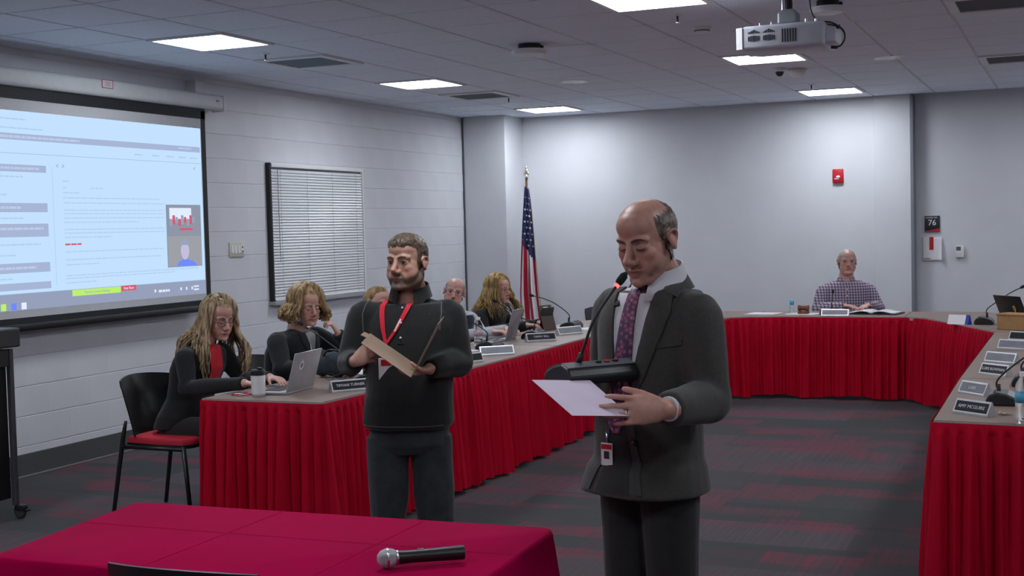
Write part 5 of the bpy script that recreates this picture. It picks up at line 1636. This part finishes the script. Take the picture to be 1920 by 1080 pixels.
MB().box((.055, -.02, .004), (.035, .012, .003), .001).build('key', chrome, t)
MB().box((.03, -.035, .004), (.012, .035, .003), .001).build('key', chrome, t)
MB().tube([(-.05, -.02, .006), (.0, -.03, .012), (.04, -.025, .008)], [(.002, .006)] * 3, 8, 4, ref=(0, 0, 1)).build('tag_strip', white_m, t, True)

b_m = mat('bag_teal', lin(40, 50, 60), .8, var=.25, scale=25, bump=.4, bscale=40)
t = thing('dark_bag', 'dark blue-grey soft bag on the table between the two women', 'bag', (-4.02, 6.62, Z))
bm_ = MB(); bm_.tube([(-.10, 0, .05), (-.06, 0, .075), (0, .01, .082), (.06, 0, .072), (.10, 0, .045)], [(.045, .05), (.07, .07), (.078, .075), (.07, .07), (.04, .05)], 18, 4, ref=(0, 0, 1), round_end=True)
bag_me = fuse(bm_, .008, 2); zc_ = co_of(bag_me); zc_[:, 2] -= zc_[:, 2].min(); set_co(bag_me, zc_); wrinkle(bag_me, .003, 3, 40); bag_me.materials.append(b_m)
zc_ = co_of(bag_me); zc_[:, 2] -= zc_[:, 2].min() - .0005; set_co(bag_me, zc_)
link('body', bag_me, t)
MB().tube([(-.08, -.03, .11), (-.03, -.05, .16), (.04, -.05, .158), (.08, -.03, .11)], .006, 8, 5).build('handle', black_m, t, True)

def papers(loc, rotz, label, w=.22, d=.28, n=3, m=paper_m, grp='paper stacks on the tables'):
    t = thing('paper_stack', label, 'papers', loc, rotz, grp)
    rnd = random.Random(int(loc[0] * 1000 + loc[1] * 77))
    for k in range(n):
        MB().box((rnd.uniform(-.012, .012), rnd.uniform(-.012, .012), .0012 + .0026 * k), (w, d, .0022), M=Matrix.Rotation(rnd.uniform(-.12, .12), 4, 'Z')).build('sheet', m, t)
    return t
papers((-3.90, 6.82, Z), 1.4, 'loose papers below the curly-haired woman\'s hand', n=4)
papers((-4.00, 8.14, Z), 1.35, 'white papers in front of the man in the navy vest', n=4)
papers((-2.66, 12.00, Z), 1.5, 'white papers left of the gavel block on the back table', n=2)
papers((-2.28, 11.95, Z), 1.2, 'papers under the gavel block on the back table', n=2)
papers((-3.66, 10.12, Z), 1.2, 'papers beside the far name plate of the left row', n=2)
t = thing('eyeglasses', 'folded eyeglasses lying on papers before the curly-haired woman', 'eyeglasses', (-3.93, 6.46, Z + .001), .6)
for sx in (-1, 1):
    MB().tube([(sx * .034 + .027 * math.cos(a), 0, .021 + .019 * math.sin(a)) for a in [2 * PI * k / 18 for k in range(19)]], .0016, 6).build('rim', black_m, t, True)
    MB().tube([(sx * .062, 0, .026), (sx * .060, .06, .014), (sx * .055, .12, .004)], .0018, 6, 3).build('temple', black_m, t, True)
MB().tube([(-.008, 0, .026), (0, -.002, .029), (.008, 0, .026)], .0014, 6, 3).build('bridge', black_m, t, True)
t = thing('open_binder', 'open ring binder with white pages beside the man in the checked shirt', 'binder', (-1.655, 12.04, Z), -.15)
MB().box((0, 0, .006), (.46, .28, .008), .002).build('cover', mat('binder_navy', lin(36, 42, 58), .5, var=.05), t)
for sx in (-1, 1):
    v, f = [], []
    for i in range(9):
        for j in range(2):
            u = i / 8
            v.append((sx * (.005 + .21 * u), -.13 + .26 * j, .012 + .022 * math.sin(PI * min(1, u * 1.2)) ** .8 * (1 - .6 * u)))
    for i in range(8):
        f.append((i * 2, i * 2 + 1, i * 2 + 3, i * 2 + 2))
    pgs = MB().add(v, f).build('pages', paper_m, t, True); pgs.modifiers.new('thick', 'SOLIDIFY').thickness = -.006
t = thing('gavel_block', 'carved reddish wooden gavel set on a block on the back table', 'gavel', (-2.28, 11.95, Z + .008))
wd_m = mat('gavel_wood', lin(112, 60, 40), .35, var=.2, scale=14, stretch=(1, 6, 1))
MB().lathe([(0, 0), (.055, 0), (.055, .016), (.048, .022), (0, .022)], 28).build('sounding_block', wd_m, t, 40)
MB().lathe([(0, -.05), (.024, -.05), (.027, -.045), (.027, -.028), (.022, -.024), (.022, .024), (.027, .028), (.027, .045), (.024, .05), (0, .05)], 22, TR(0, 0, .05, 0, 0, PI / 2)).build('gavel_head', wd_m, t, 40)
MB().tube([(0, .02, .05), (.0, .12, .045), (.0, .21, .03)], [.007, .009, .011], 10, 3).build('handle', wd_m, t, True)
t = thing('wooden_box', 'plain light wooden box at the right edge of the tables', 'box', (-.37, 10.42, Z), -.5)
wb = mat('box_wood', lin(166, 128, 84), .5, var=.12, scale=10, stretch=(1, 8, 1))
MB().box((0, 0, .055), (.30, .16, .11), .004).build('body', wb, t)
MB().box((0, 0, .115), (.31, .17, .012), .003).build('lid', wb, t)
t = thing('tent_card', 'white folded tent card with blue edge on the right corner table', 'card', (-.845, 10.90, Z), math.radians(-25))
MB().prism([(-.03, 0), (.03, 0), (.002, .075), (-.002, .075)], -.09, .09, Matrix(((0, 0, 1, 0), (1, 0, 0, 0), (0, 1, 0, 0), (0, 0, 0, 1)))).build('card', paper_m, t)
MB().prism([(-.0315, 0), (.0315, 0), (.003, .0765), (-.003, .0765)], .062, .0905, Matrix(((0, 0, 1, 0), (1, 0, 0, 0), (0, 1, 0, 0), (0, 0, 0, 1)))).build('blue_end', mat('card_blue', lin(40, 60, 150), .6, var=.04), t)
t = thing('photo_stand', 'brown leather tablet stand in front of the flag', 'stand', (-4.00, 9.99, Z), math.radians(70))
br = mat('brown_leather', lin(66, 48, 40), .5, var=.12, scale=30)
MB().box((0, 0, .108), (.155, .012, .215), .004, M=Matrix.Rotation(-.28, 4, 'X')).build('panel', br, t)
MB().box((0, .06, .085), (.14, .008, .19), .003, M=Matrix.Rotation(.25, 4, 'X')).build('prop', black_m, t)
MB().box((0, -.006, .175), (.06, .004, .05), .002, M=Matrix.Rotation(-.28, 4, 'X')).build('label_card', w_m, t)
t = thing('key_bunch', 'small bunch of keys beside the nearest right name plate', 'keys', (-.29, 5.93, Z))
for k, a in enumerate((.3, 1.0, 1.8)):
    MB().box((.022, 0, .003 + .0032 * k), (.045, .010, .0025), .001, M=Matrix.Rotation(a, 4, 'Z')).build('key', mat('brass', lin(176, 160, 110), .35, .8, var=.1), t)
MB().tube([(.014 * math.cos(a), .014 * math.sin(a), .008) for a in [2 * PI * k / 14 for k in range(15)]], .0016, 6).build('key_ring', chrome, t, True)
# ------------------------------------------------------------------ people seated at the tables
def seated(base_hint, fwd=(1, 0), **kw):
    d = dict(fwd=fwd, hips=(-.14, 0, .50), neck=(-.02, 0, .99), k=.95, voxel=.006, smooth=3, skin=SK2,
             hipR=(-.12, -.09, .50), knR=(.30, -.10, .50), anR=(.27, -.10, .085), hipL=(-.12, .09, .50), knL=(.30, .10, .50), anL=(.27, .10, .085))
    d.update(kw)
    return d

def dress(t, S, top_m, pant_m, k=1.0, add=.014, sr=.062, prof=None, belly=.0, seed=1, cuff=1.0, vox=.008, amp=.003, cufft=0.0):
    prof = prof or (FEMALE if S.get('female') else MALE)
    mb = MB()
    torso(mb, S['hips'], S['neck'], prof, S['fwd'], S['k'] * k, add, t0=-.02, t1=.95, belly=belly)
    for sd in 'RL':
        sleeve(mb, S['sh' + sd], S['el' + sd], S['wr' + sd], S['neck'], sr, cuff, cufft)
    top, me = garment('top', mb, top_m, t, vox, 4, amp, seed, 26, focus=[(S['elR'], .1), (S['elL'], .1)])
    mb = MB()
    torso(mb, S['hips'], S['neck'], prof, S['fwd'], S['k'] * .97, .004, t1=.2)
    for sd in 'RL':
        leg(mb, S['hip' + sd], S['kn' + sd], S['an' + sd], .078, 1.0)
    garment('trousers', mb, pant_m, t, .01, 3, .002, seed + 3, 18)
    for sd in 'RL':
        mb = MB(); shoe(mb, (S['an' + sd][0], S['an' + sd][1], 0), S['fwd'], .25, .042); mb.build('shoe', leather, t, True)
    return me, bvh_of(me)

black_top = cloth_mat('black_cardigan', lin(24, 24, 27), var=.15)
black_pants = cloth_mat('black_slacks', lin(26, 26, 29), var=.1)

def long_hair(M, rnd, n, drop, part=0.0, out=.03, wave=.012, front=.95, r0=.010, back_drop=None, vol=1.0, curl=1.0, push=.06):
    """locks fall from the parting over the skull, then down past the shoulders"""
    out_l = []
    for i in range(n):
        th = rnd.uniform(front, 2 * PI - front)          # azimuth from the face, round the head
        fb = (1 if math.cos(th) > .2 else (-1 if math.cos(th) < -.35 else rnd.choice((-1, 1))))            # falls in front of or behind the shoulder
        lay = rnd.random()
        rx, ry, rz = (.080 + .014 * lay) * vol, (.100 + .014 * lay) * vol, (.092 + .012 * lay) * vol
        dn = drop * rnd.uniform(.82, 1.08)
        if back_drop and math.cos(th) < -.2:
            dn = back_drop * rnd.uniform(.85, 1.08)
        pts = []
        for ph in (.10, .45, .85, 1.25, 1.6):
            sx = math.sin(ph)
            pts.append((rx * sx * math.sin(th) + part * (1 - sx), ry * sx * math.cos(th) - .012, rz * math.cos(ph) + .030))
        x, y, z = pts[-1]
        w1, w2, a1 = rnd.uniform(0, 6.28), rnd.uniform(0, 6.28), rnd.uniform(.6, 1.3)
        steps = 6
        for k in range(1, steps + 1):
            t = k / steps
            fl = out * math.sin(PI * min(1, t * .8)) * rnd.uniform(.7, 1.3)
            px = x * (1 + .10 * t) + math.sin(th) * fl + wave * a1 * math.sin(w1 + t * 7 * curl) * t
            py = y * (1 + .10 * t) + math.cos(th) * fl + wave * a1 * math.sin(w2 + t * 6.2 * curl) * t
            low = max(0.0, dn * t - .10) / .10 if drop > .12 else 0
            py += fb * push * min(1, low)
            px *= 1 + .25 * min(1, low)
            pts.append((px, py, z - dn * t))
        out_l.append((pts, r0 * rnd.uniform(.8, 1.3), .0025))
    return out_l

def scalp(body, M, m, t, thick=.014, hairline=.062, low=-.06):
    def fn(x, y, z):
        line = np.interp(y, [-.05, -.02, .0, .02, .05], [low, -.02, .035, .075, hairline + .030])
        w = sstep(line - .006, line + .012, z)
        return np.clip(w, 0, 1) * np.where(y > -.02, .15 + .85 * sstep(.0, .05, z - line), 1)
    return hair_shell(body.data, M, fn, thick, 'hair_cap', m, t, noise=.002, freq=220)

# ---- woman with long hair typing on the silver laptop
S = seated(0, female=True, k=.98, head=(.085, .085, 1.118), hfwd=(.93, -.37), pitch=-.24, hs=.96, neck=(.0, .05, .995), neck_r=.050, voxel=.005,
           shR=(-.01, -.115, .935), elR=(.07, -.205, .75), wrR=(.49, -.26, .795), shL=(.0, .205, .935), elL=(.14, .21, .75), wrL=(.50, -.03, .80),
           handR=dict(d=(.95, .1, -.05), n=(0, 0, -1), kw=dict(curl=(.35, .4, .35), s=.88)), handL=dict(d=(.95, -.25, -.05), n=(0, 0, -1), kw=dict(curl=(.35, .4, .35), s=.88)),
           face=dict(jaw=.92, ear=.85, brow=.8, lips=1.05), paint=dict(flush=.35, lips=(.45, .14, .14)))
t1, body1, M1 = person('woman with long blonde-streaked hair and glasses typing on the silver laptop', (-4.62, 6.10), 0, S)
me, bv = dress(t1, S, black_top, black_pants, seed=11, sr=.058, cuff=1.1, vox=.0075)
h1 = hair_mat('hair_blonde_streak', lin(86, 68, 50), lin(198, 174, 138), scale=75, stretch=(1, 1, .10))
scalp(body1, M1, h1, t1)
rnd = random.Random(5)
locks(M1, long_hair(M1, rnd, 330, .34, out=.034, wave=.008, front=1.0, r0=.0085, back_drop=.42, push=.080, vol=1.06, curl=.7)).build('hair', h1, t1, True)['kind'] = 'stuff'
eyes(M1, t1, closed=True, brow=hair_mat('brow_brown', lin(70, 50, 40), lin(96, 72, 60)))
glasses(M1, t1, dark_m, w=.025, h=.018)
Pc, dc, s_ = chest(S['hips'], S['fwd'])
red_blouse = cloth_mat('red_blouse', lin(190, 10, 34), .6, var=.06)
Qc = lambda a, z: Vector((.17, .03 + a, z))
strip('blouse', [Qc(-.060, .985), Qc(-.056, .92), Qc(-.050, .84), Qc(-.046, .72)], [Qc(.060, .985), Qc(.056, .92), Qc(.050, .84), Qc(.046, .72)], bv, (-1, 0, 0), .004, .006, red_blouse, t1, 6, sub=6)

# ---- curly-haired woman in black leaning on her hand
S = seated(0, female=True, k=1.12, head=(.095, .005, 1.125), hfwd=(.90, -.43), pitch=-.12, hs=.97, neck=(.02, .0, .998), neck_r=.054, voxel=.005,
           shR=(-.01, -.195, .940), elR=(.09, -.275, .745), wrR=(.43, -.20, .785), shL=(.0, .195, .940), elL=(.36, .20, .785), wrL=(.305, .035, .955),
           handR=dict(d=(.9, .3, -.05), n=(0, 0, -1), kw=dict(curl=(.3, .35, .3), s=.88)),
           handL=dict(d=(-.35, -.35, .85), n=(-.75, -.35, -.45), kw=dict(curl=(.9, 1.0, .7), thumb=(.6, .4, .3), s=.9)),
           face=dict(jaw=.98, fat=.004, ear=.85, brow=.8), paint=dict(flush=.6, lips=(.44, .15, .14)))
t2, body2, M2 = person('woman with curly blonde hair in a black blazer resting her chin on her hand', (-4.62, 7.10), 0, S)
me, bv = dress(t2, S, cloth_mat('black_blazer', lin(24, 27, 30), var=.12), black_pants, seed=21, sr=.066, vox=.0075)
h2 = hair_mat('hair_curly_blonde', lin(104, 82, 54), lin(190, 160, 116), scale=60, stretch=(1, 1, .35))
scalp(body2, M2, h2, t2, thick=.020)
rnd = random.Random(15)
lk = long_hair(M2, rnd, 240, .118, out=.040, wave=.018, front=.95, r0=.0135, vol=1.14, curl=1.6)
locks(M2, lk).build('hair', h2, t2, True)['kind'] = 'stuff'
eyes(M2, t2, closed=True, brow=h2)
grey_bl = cloth_mat('grey_blouse', lin(160, 158, 156), .7, var=.06)
Qc = lambda a, z: Vector((.17, a, z))
strip('blouse', [Qc(-.060, .985), Qc(-.048, .92), Qc(-.012, .82)], [Qc(.060, .985), Qc(.048, .92), Qc(.012, .82)], bv, (-1, 0, 0), .003, .005, grey_bl, t2, 6, sub=8)
for sg in (-1, 1):
    strip('lapel', [Qc(sg * .060, .985), Qc(sg * .048, .92), Qc(sg * .010, .81)], [Qc(sg * .100, .96), Qc(sg * .095, .90), Qc(sg * .025, .81)], bv, (-1, 0, 0), .008, .007, MATS['black_blazer'], t2, 4, sub=8)
bd = cast(bv, Qc(-.03, .80), Vector((-1, 0, 0))) + Vector((.03, 0, -.01))
lt = tag(link('id_badge', None, None, (-4.62, 7.10, 0)), 'white badge hanging from the curly-haired woman\'s lanyard', 'badge')
MB().box((0, 0, 0), (.003, .054, .085), .001, M=Matrix.Translation(bd + V3(.012, -.012, -.03)) @ Matrix.Rotation(.15, 4, 'X')).build('card', white_m, lt)
MB().tube([bd + V3(.012, -.012, .012), bd + V3(-.005, -.004, .10)], .0025, 6).build('cord', white_m, lt)

# ---- person in mustard, nearly hidden
S = seated(0, female=True, k=1.0, head=(.075, -.01, 1.085), hfwd=(.97, -.2), pitch=-.05, hs=.96, neck=(-.01, .0, .96), neck_r=.05, voxel=.007,
           shR=(-.02, -.18, .885), elR=(.08, -.24, .72), wrR=(.42, -.15, .785), shL=(-.02, .18, .885), elL=(.10, .24, .72), wrL=(.44, .12, .785),
           handR=dict(d=(1, .1, 0), n=(0, 0, -1), kw=dict(s=.88)), handL=dict(d=(1, -.1, 0), n=(0, 0, -1), kw=dict(s=.88)), face=dict(ear=.85, brow=.8))
t3, body3, M3 = person('person in a mustard sweater with tied blonde hair behind the bearded man', (-4.62, 8.10), 0, S)
dress(t3, S, cloth_mat('mustard_knit', lin(168, 128, 52), var=.12, scale=60), black_pants, seed=31, sr=.064)
h3 = hair_mat('hair_dark_blonde', lin(96, 72, 46), lin(160, 128, 84), scale=60)
scalp(body3, M3, h3, t3, thick=.016)
eyes(M3, t3, brow=h3); glasses(M3, t3, dark_m)
MB().ball(M3 @ V3(0, -.115, .03), (.035, .035, .035)).build('hair_bun', h3, t3, True)

# ---- balding man in a navy vest looking at the camera
S = seated(0, k=1.0, head=(.065, -.175, 1.100), hfwd=(.42, -.91), pitch=.0, roll=-.20, hs=.98, neck=(.0, -.10, .965), neck_r=.058, voxel=.006, fwd=(.9, -.43),
           shR=(-.09, -.225, .885), elR=(.02, -.27, .735), wrR=(.40, -.20, .79), shL=(.06, .09, .885), elL=(.15, .15, .735), wrL=(.42, .02, .79),
           handR=dict(d=(1, .1, 0), n=(0, 0, -1)), handL=dict(d=(1, -.3, 0), n=(0, 0, -1)),
           face=dict(jaw=1.02, ear=1.1, nose=1.05), skin=(.60, .33, .27), paint=dict(flush=.8))
t4, body4, M4 = person('balding grey-haired man in glasses and a navy vest tilting his head', (-4.60, 9.47), 0, S)
shirt_gray = cloth_mat('pale_shirt', lin(186, 186, 192), .7, var=.04)
me, bv = dress(t4, S, shirt_gray, black_pants, seed=41, sr=.062)
mb = MB(); torso(mb, S['hips'], S['neck'], MALE, S['fwd'], .97, .026, t0=-.02, t1=.90)
garment('vest', mb, cloth_mat('navy_vest', lin(32, 40, 66), var=.15), t4, .008, 3, .003, 4, 24)
collar_band((-.004, -.095, .928), S['fwd'], .068, .045, .3, shirt_gray, t4, lean=.014, back=.012, zs=.01)
h4 = hair_mat('hair_grey', lin(130, 118, 108), lin(176, 166, 156), scale=70)
hair_shell(body4.data, M4, fn7, .006, 'hair', h4, t4, noise=.001, freq=260)
eyes(M4, t4, iris=(.04, .05, .06, 1), brow=h4); glasses(M4, t4, dark_m, w=.027, h=.018)

# ---- woman with long blonde hair at the grey laptop
S = seated(0, female=True, k=1.02, head=(.105, -.03, 1.068), hfwd=(.985, -.17), pitch=.03, hs=.97, neck=(.02, .0, .94), neck_r=.05, voxel=.006,
           shR=(-.02, -.185, .885), elR=(.06, -.25, .725), wrR=(.44, -.24, .79), shL=(.0, .18, .885), elL=(.12, .22, .725), wrL=(.46, -.02, .79),
           handR=dict(d=(1, .05, 0), n=(0, 0, -1), kw=dict(s=.88)), handL=dict(d=(1, -.1, 0), n=(0, 0, -1), kw=dict(s=.88)),
           face=dict(jaw=.96, ear=.85, brow=.8), paint=dict(flush=.5, lips=(.45, .15, .15)))
t5, body5, M5 = person('woman with long golden hair and glasses at the grey laptop by the corner', (-4.62, 10.16), 0, S)
dress(t5, S, black_top, black_pants, seed=51, sr=.062)
h5 = hair_mat('hair_golden', lin(110, 84, 48), lin(186, 156, 100), scale=70, stretch=(1, 1, .12))
scalp(body5, M5, h5, t5, thick=.018)
rnd = random.Random(25)
locks(M5, long_hair(M5, rnd, 260, .25, out=.042, wave=.012, front=1.0, r0=.0115, vol=1.10, push=.07)).build('hair', h5, t5, True)['kind'] = 'stuff'
eyes(M5, t5, brow=h5); glasses(M5, t5, mat('frame_tortoise', lin(110, 60, 50), .3, var=.2), w=.026, h=.021)

# ---- older man in a checked shirt at the back table
def checks():
    m = bpy.data.materials.new('checked_shirt'); m.use_nodes = True
    nt = m.node_tree; b = nt.nodes['Principled BSDF']; N_ = nt.nodes.new; L_ = nt.links.new
    tc = N_('ShaderNodeTexCoord'); sp = N_('ShaderNodeSeparateXYZ'); L_(tc.outputs['Object'], sp.inputs[0])
    def stripes(o, f, w):
        a = N_('ShaderNodeMath'); a.operation = 'MULTIPLY'; a.inputs[1].default_value = f; L_(o, a.inputs[0])
        c = N_('ShaderNodeMath'); c.operation = 'FRACT'; L_(a.outputs[0], c.inputs[0])
        d = N_('ShaderNodeMath'); d.operation = 'LESS_THAN'; d.inputs[1].default_value = w; L_(c.outputs[0], d.inputs[0])
        return d.outputs[0]
    s1, s2 = stripes(sp.outputs[0], 38, .42), stripes(sp.outputs[2], 38, .42)
    ad = N_('ShaderNodeMath'); ad.operation = 'ADD'; L_(s1, ad.inputs[0]); L_(s2, ad.inputs[1])
    r = N_('ShaderNodeValToRGB'); r.color_ramp.interpolation = 'CONSTANT'
    hv = N_('ShaderNodeMath'); hv.operation = 'MULTIPLY'; hv.inputs[1].default_value = .45; L_(ad.outputs[0], hv.inputs[0]); L_(hv.outputs[0], r.inputs[0])
    e = r.color_ramp.elements
    e[0].position = 0; e[0].color = lin(176, 168, 184)
    e[1].position = .3; e[1].color = lin(122, 104, 126)
    x = e.new(.7); x.color = lin(72, 54, 78)
    L_(r.outputs[0], b.inputs['Base Color']); b.inputs['Roughness'].default_value = .85
    return m
check_m = checks()
S8 = dict(fwd=(-.12, -.99), hfwd=(-.10, -.995), head=(.01, -.01, 1.190), pitch=.02, hs=1.03, hips=(0, .06, .50), neck=(.01, .03, 1.035), k=1.10, neck_r=.066, voxel=.007, smooth=3,
          shR=(-.200, .02, .925), elR=(-.285, -.05, .735), wrR=(-.10, -.34, .785), shL=(.210, .02, .925), elL=(.295, -.05, .735), wrL=(.12, -.34, .785),
          hipR=(-.10, .05, .50), knR=(-.11, -.34, .50), anR=(-.11, -.30, .085), hipL=(.10, .05, .50), knL=(.11, -.34, .50), anL=(.11, -.30, .085),
          handR=dict(d=(.6, -.8, 0), n=(0, 0, -1)), handL=dict(d=(-.6, -.8, 0), n=(0, 0, -1)), skin=(.56, .30, .25),
          face=dict(jaw=1.04, fat=.004, ear=1.1, nose=1.08), paint=dict(flush=.75))
t8, body8, M8 = person('older man in a checked shirt seated at the back table', (-2.034, 12.822), CAMROT, S8)
me, bv = dress(t8, S8, check_m, black_pants, seed=61, sr=.078, belly=.05, vox=.009)
collar_band((.01, .03, .998), S8['fwd'], .076, .048, .34, check_m, t8, lean=.016, back=.014, zs=.018, point=.02)
h8 = hair_mat('hair_white', lin(150, 146, 138), lin(198, 194, 188), scale=70)
hair_shell(body8.data, M8, lambda x, y, z: np.maximum(fn7(x, y, z), .55 * sstep(.045, .06, z - .25 * np.clip(y, 0, 1)) * sstep(.055, .03, y)), .009, 'hair', h8, t8, noise=.001, freq=260)
eyes(M8, t8, brow=h8); glasses(M8, t8, mat('frame_light', lin(150, 130, 120), .3, .4, var=.1), w=.028, h=.02, rim=.0012)
Pc, dc, s_ = chest(S8['hips'], S8['fwd'])
strip('placket', [Pc(-.014, .97), Pc(-.014, .74)], [Pc(.014, .97), Pc(.014, .74)], bv, dc, .003, .004, check_m, t8, 2, sub=10)
for z in (.93, .87, .81, .76):
    MB().ball(cast(bv, Pc(0, z), dc) - dc * .005, (.006,) * 3, 8, 6).build('button', white_m, t8, True)
strip('chest_pocket', [Pc(.06, .875), Pc(.06, .80)], [Pc(.15, .875), Pc(.15, .80)], bv, dc, .003, .004, check_m, t8, 5, sub=6)
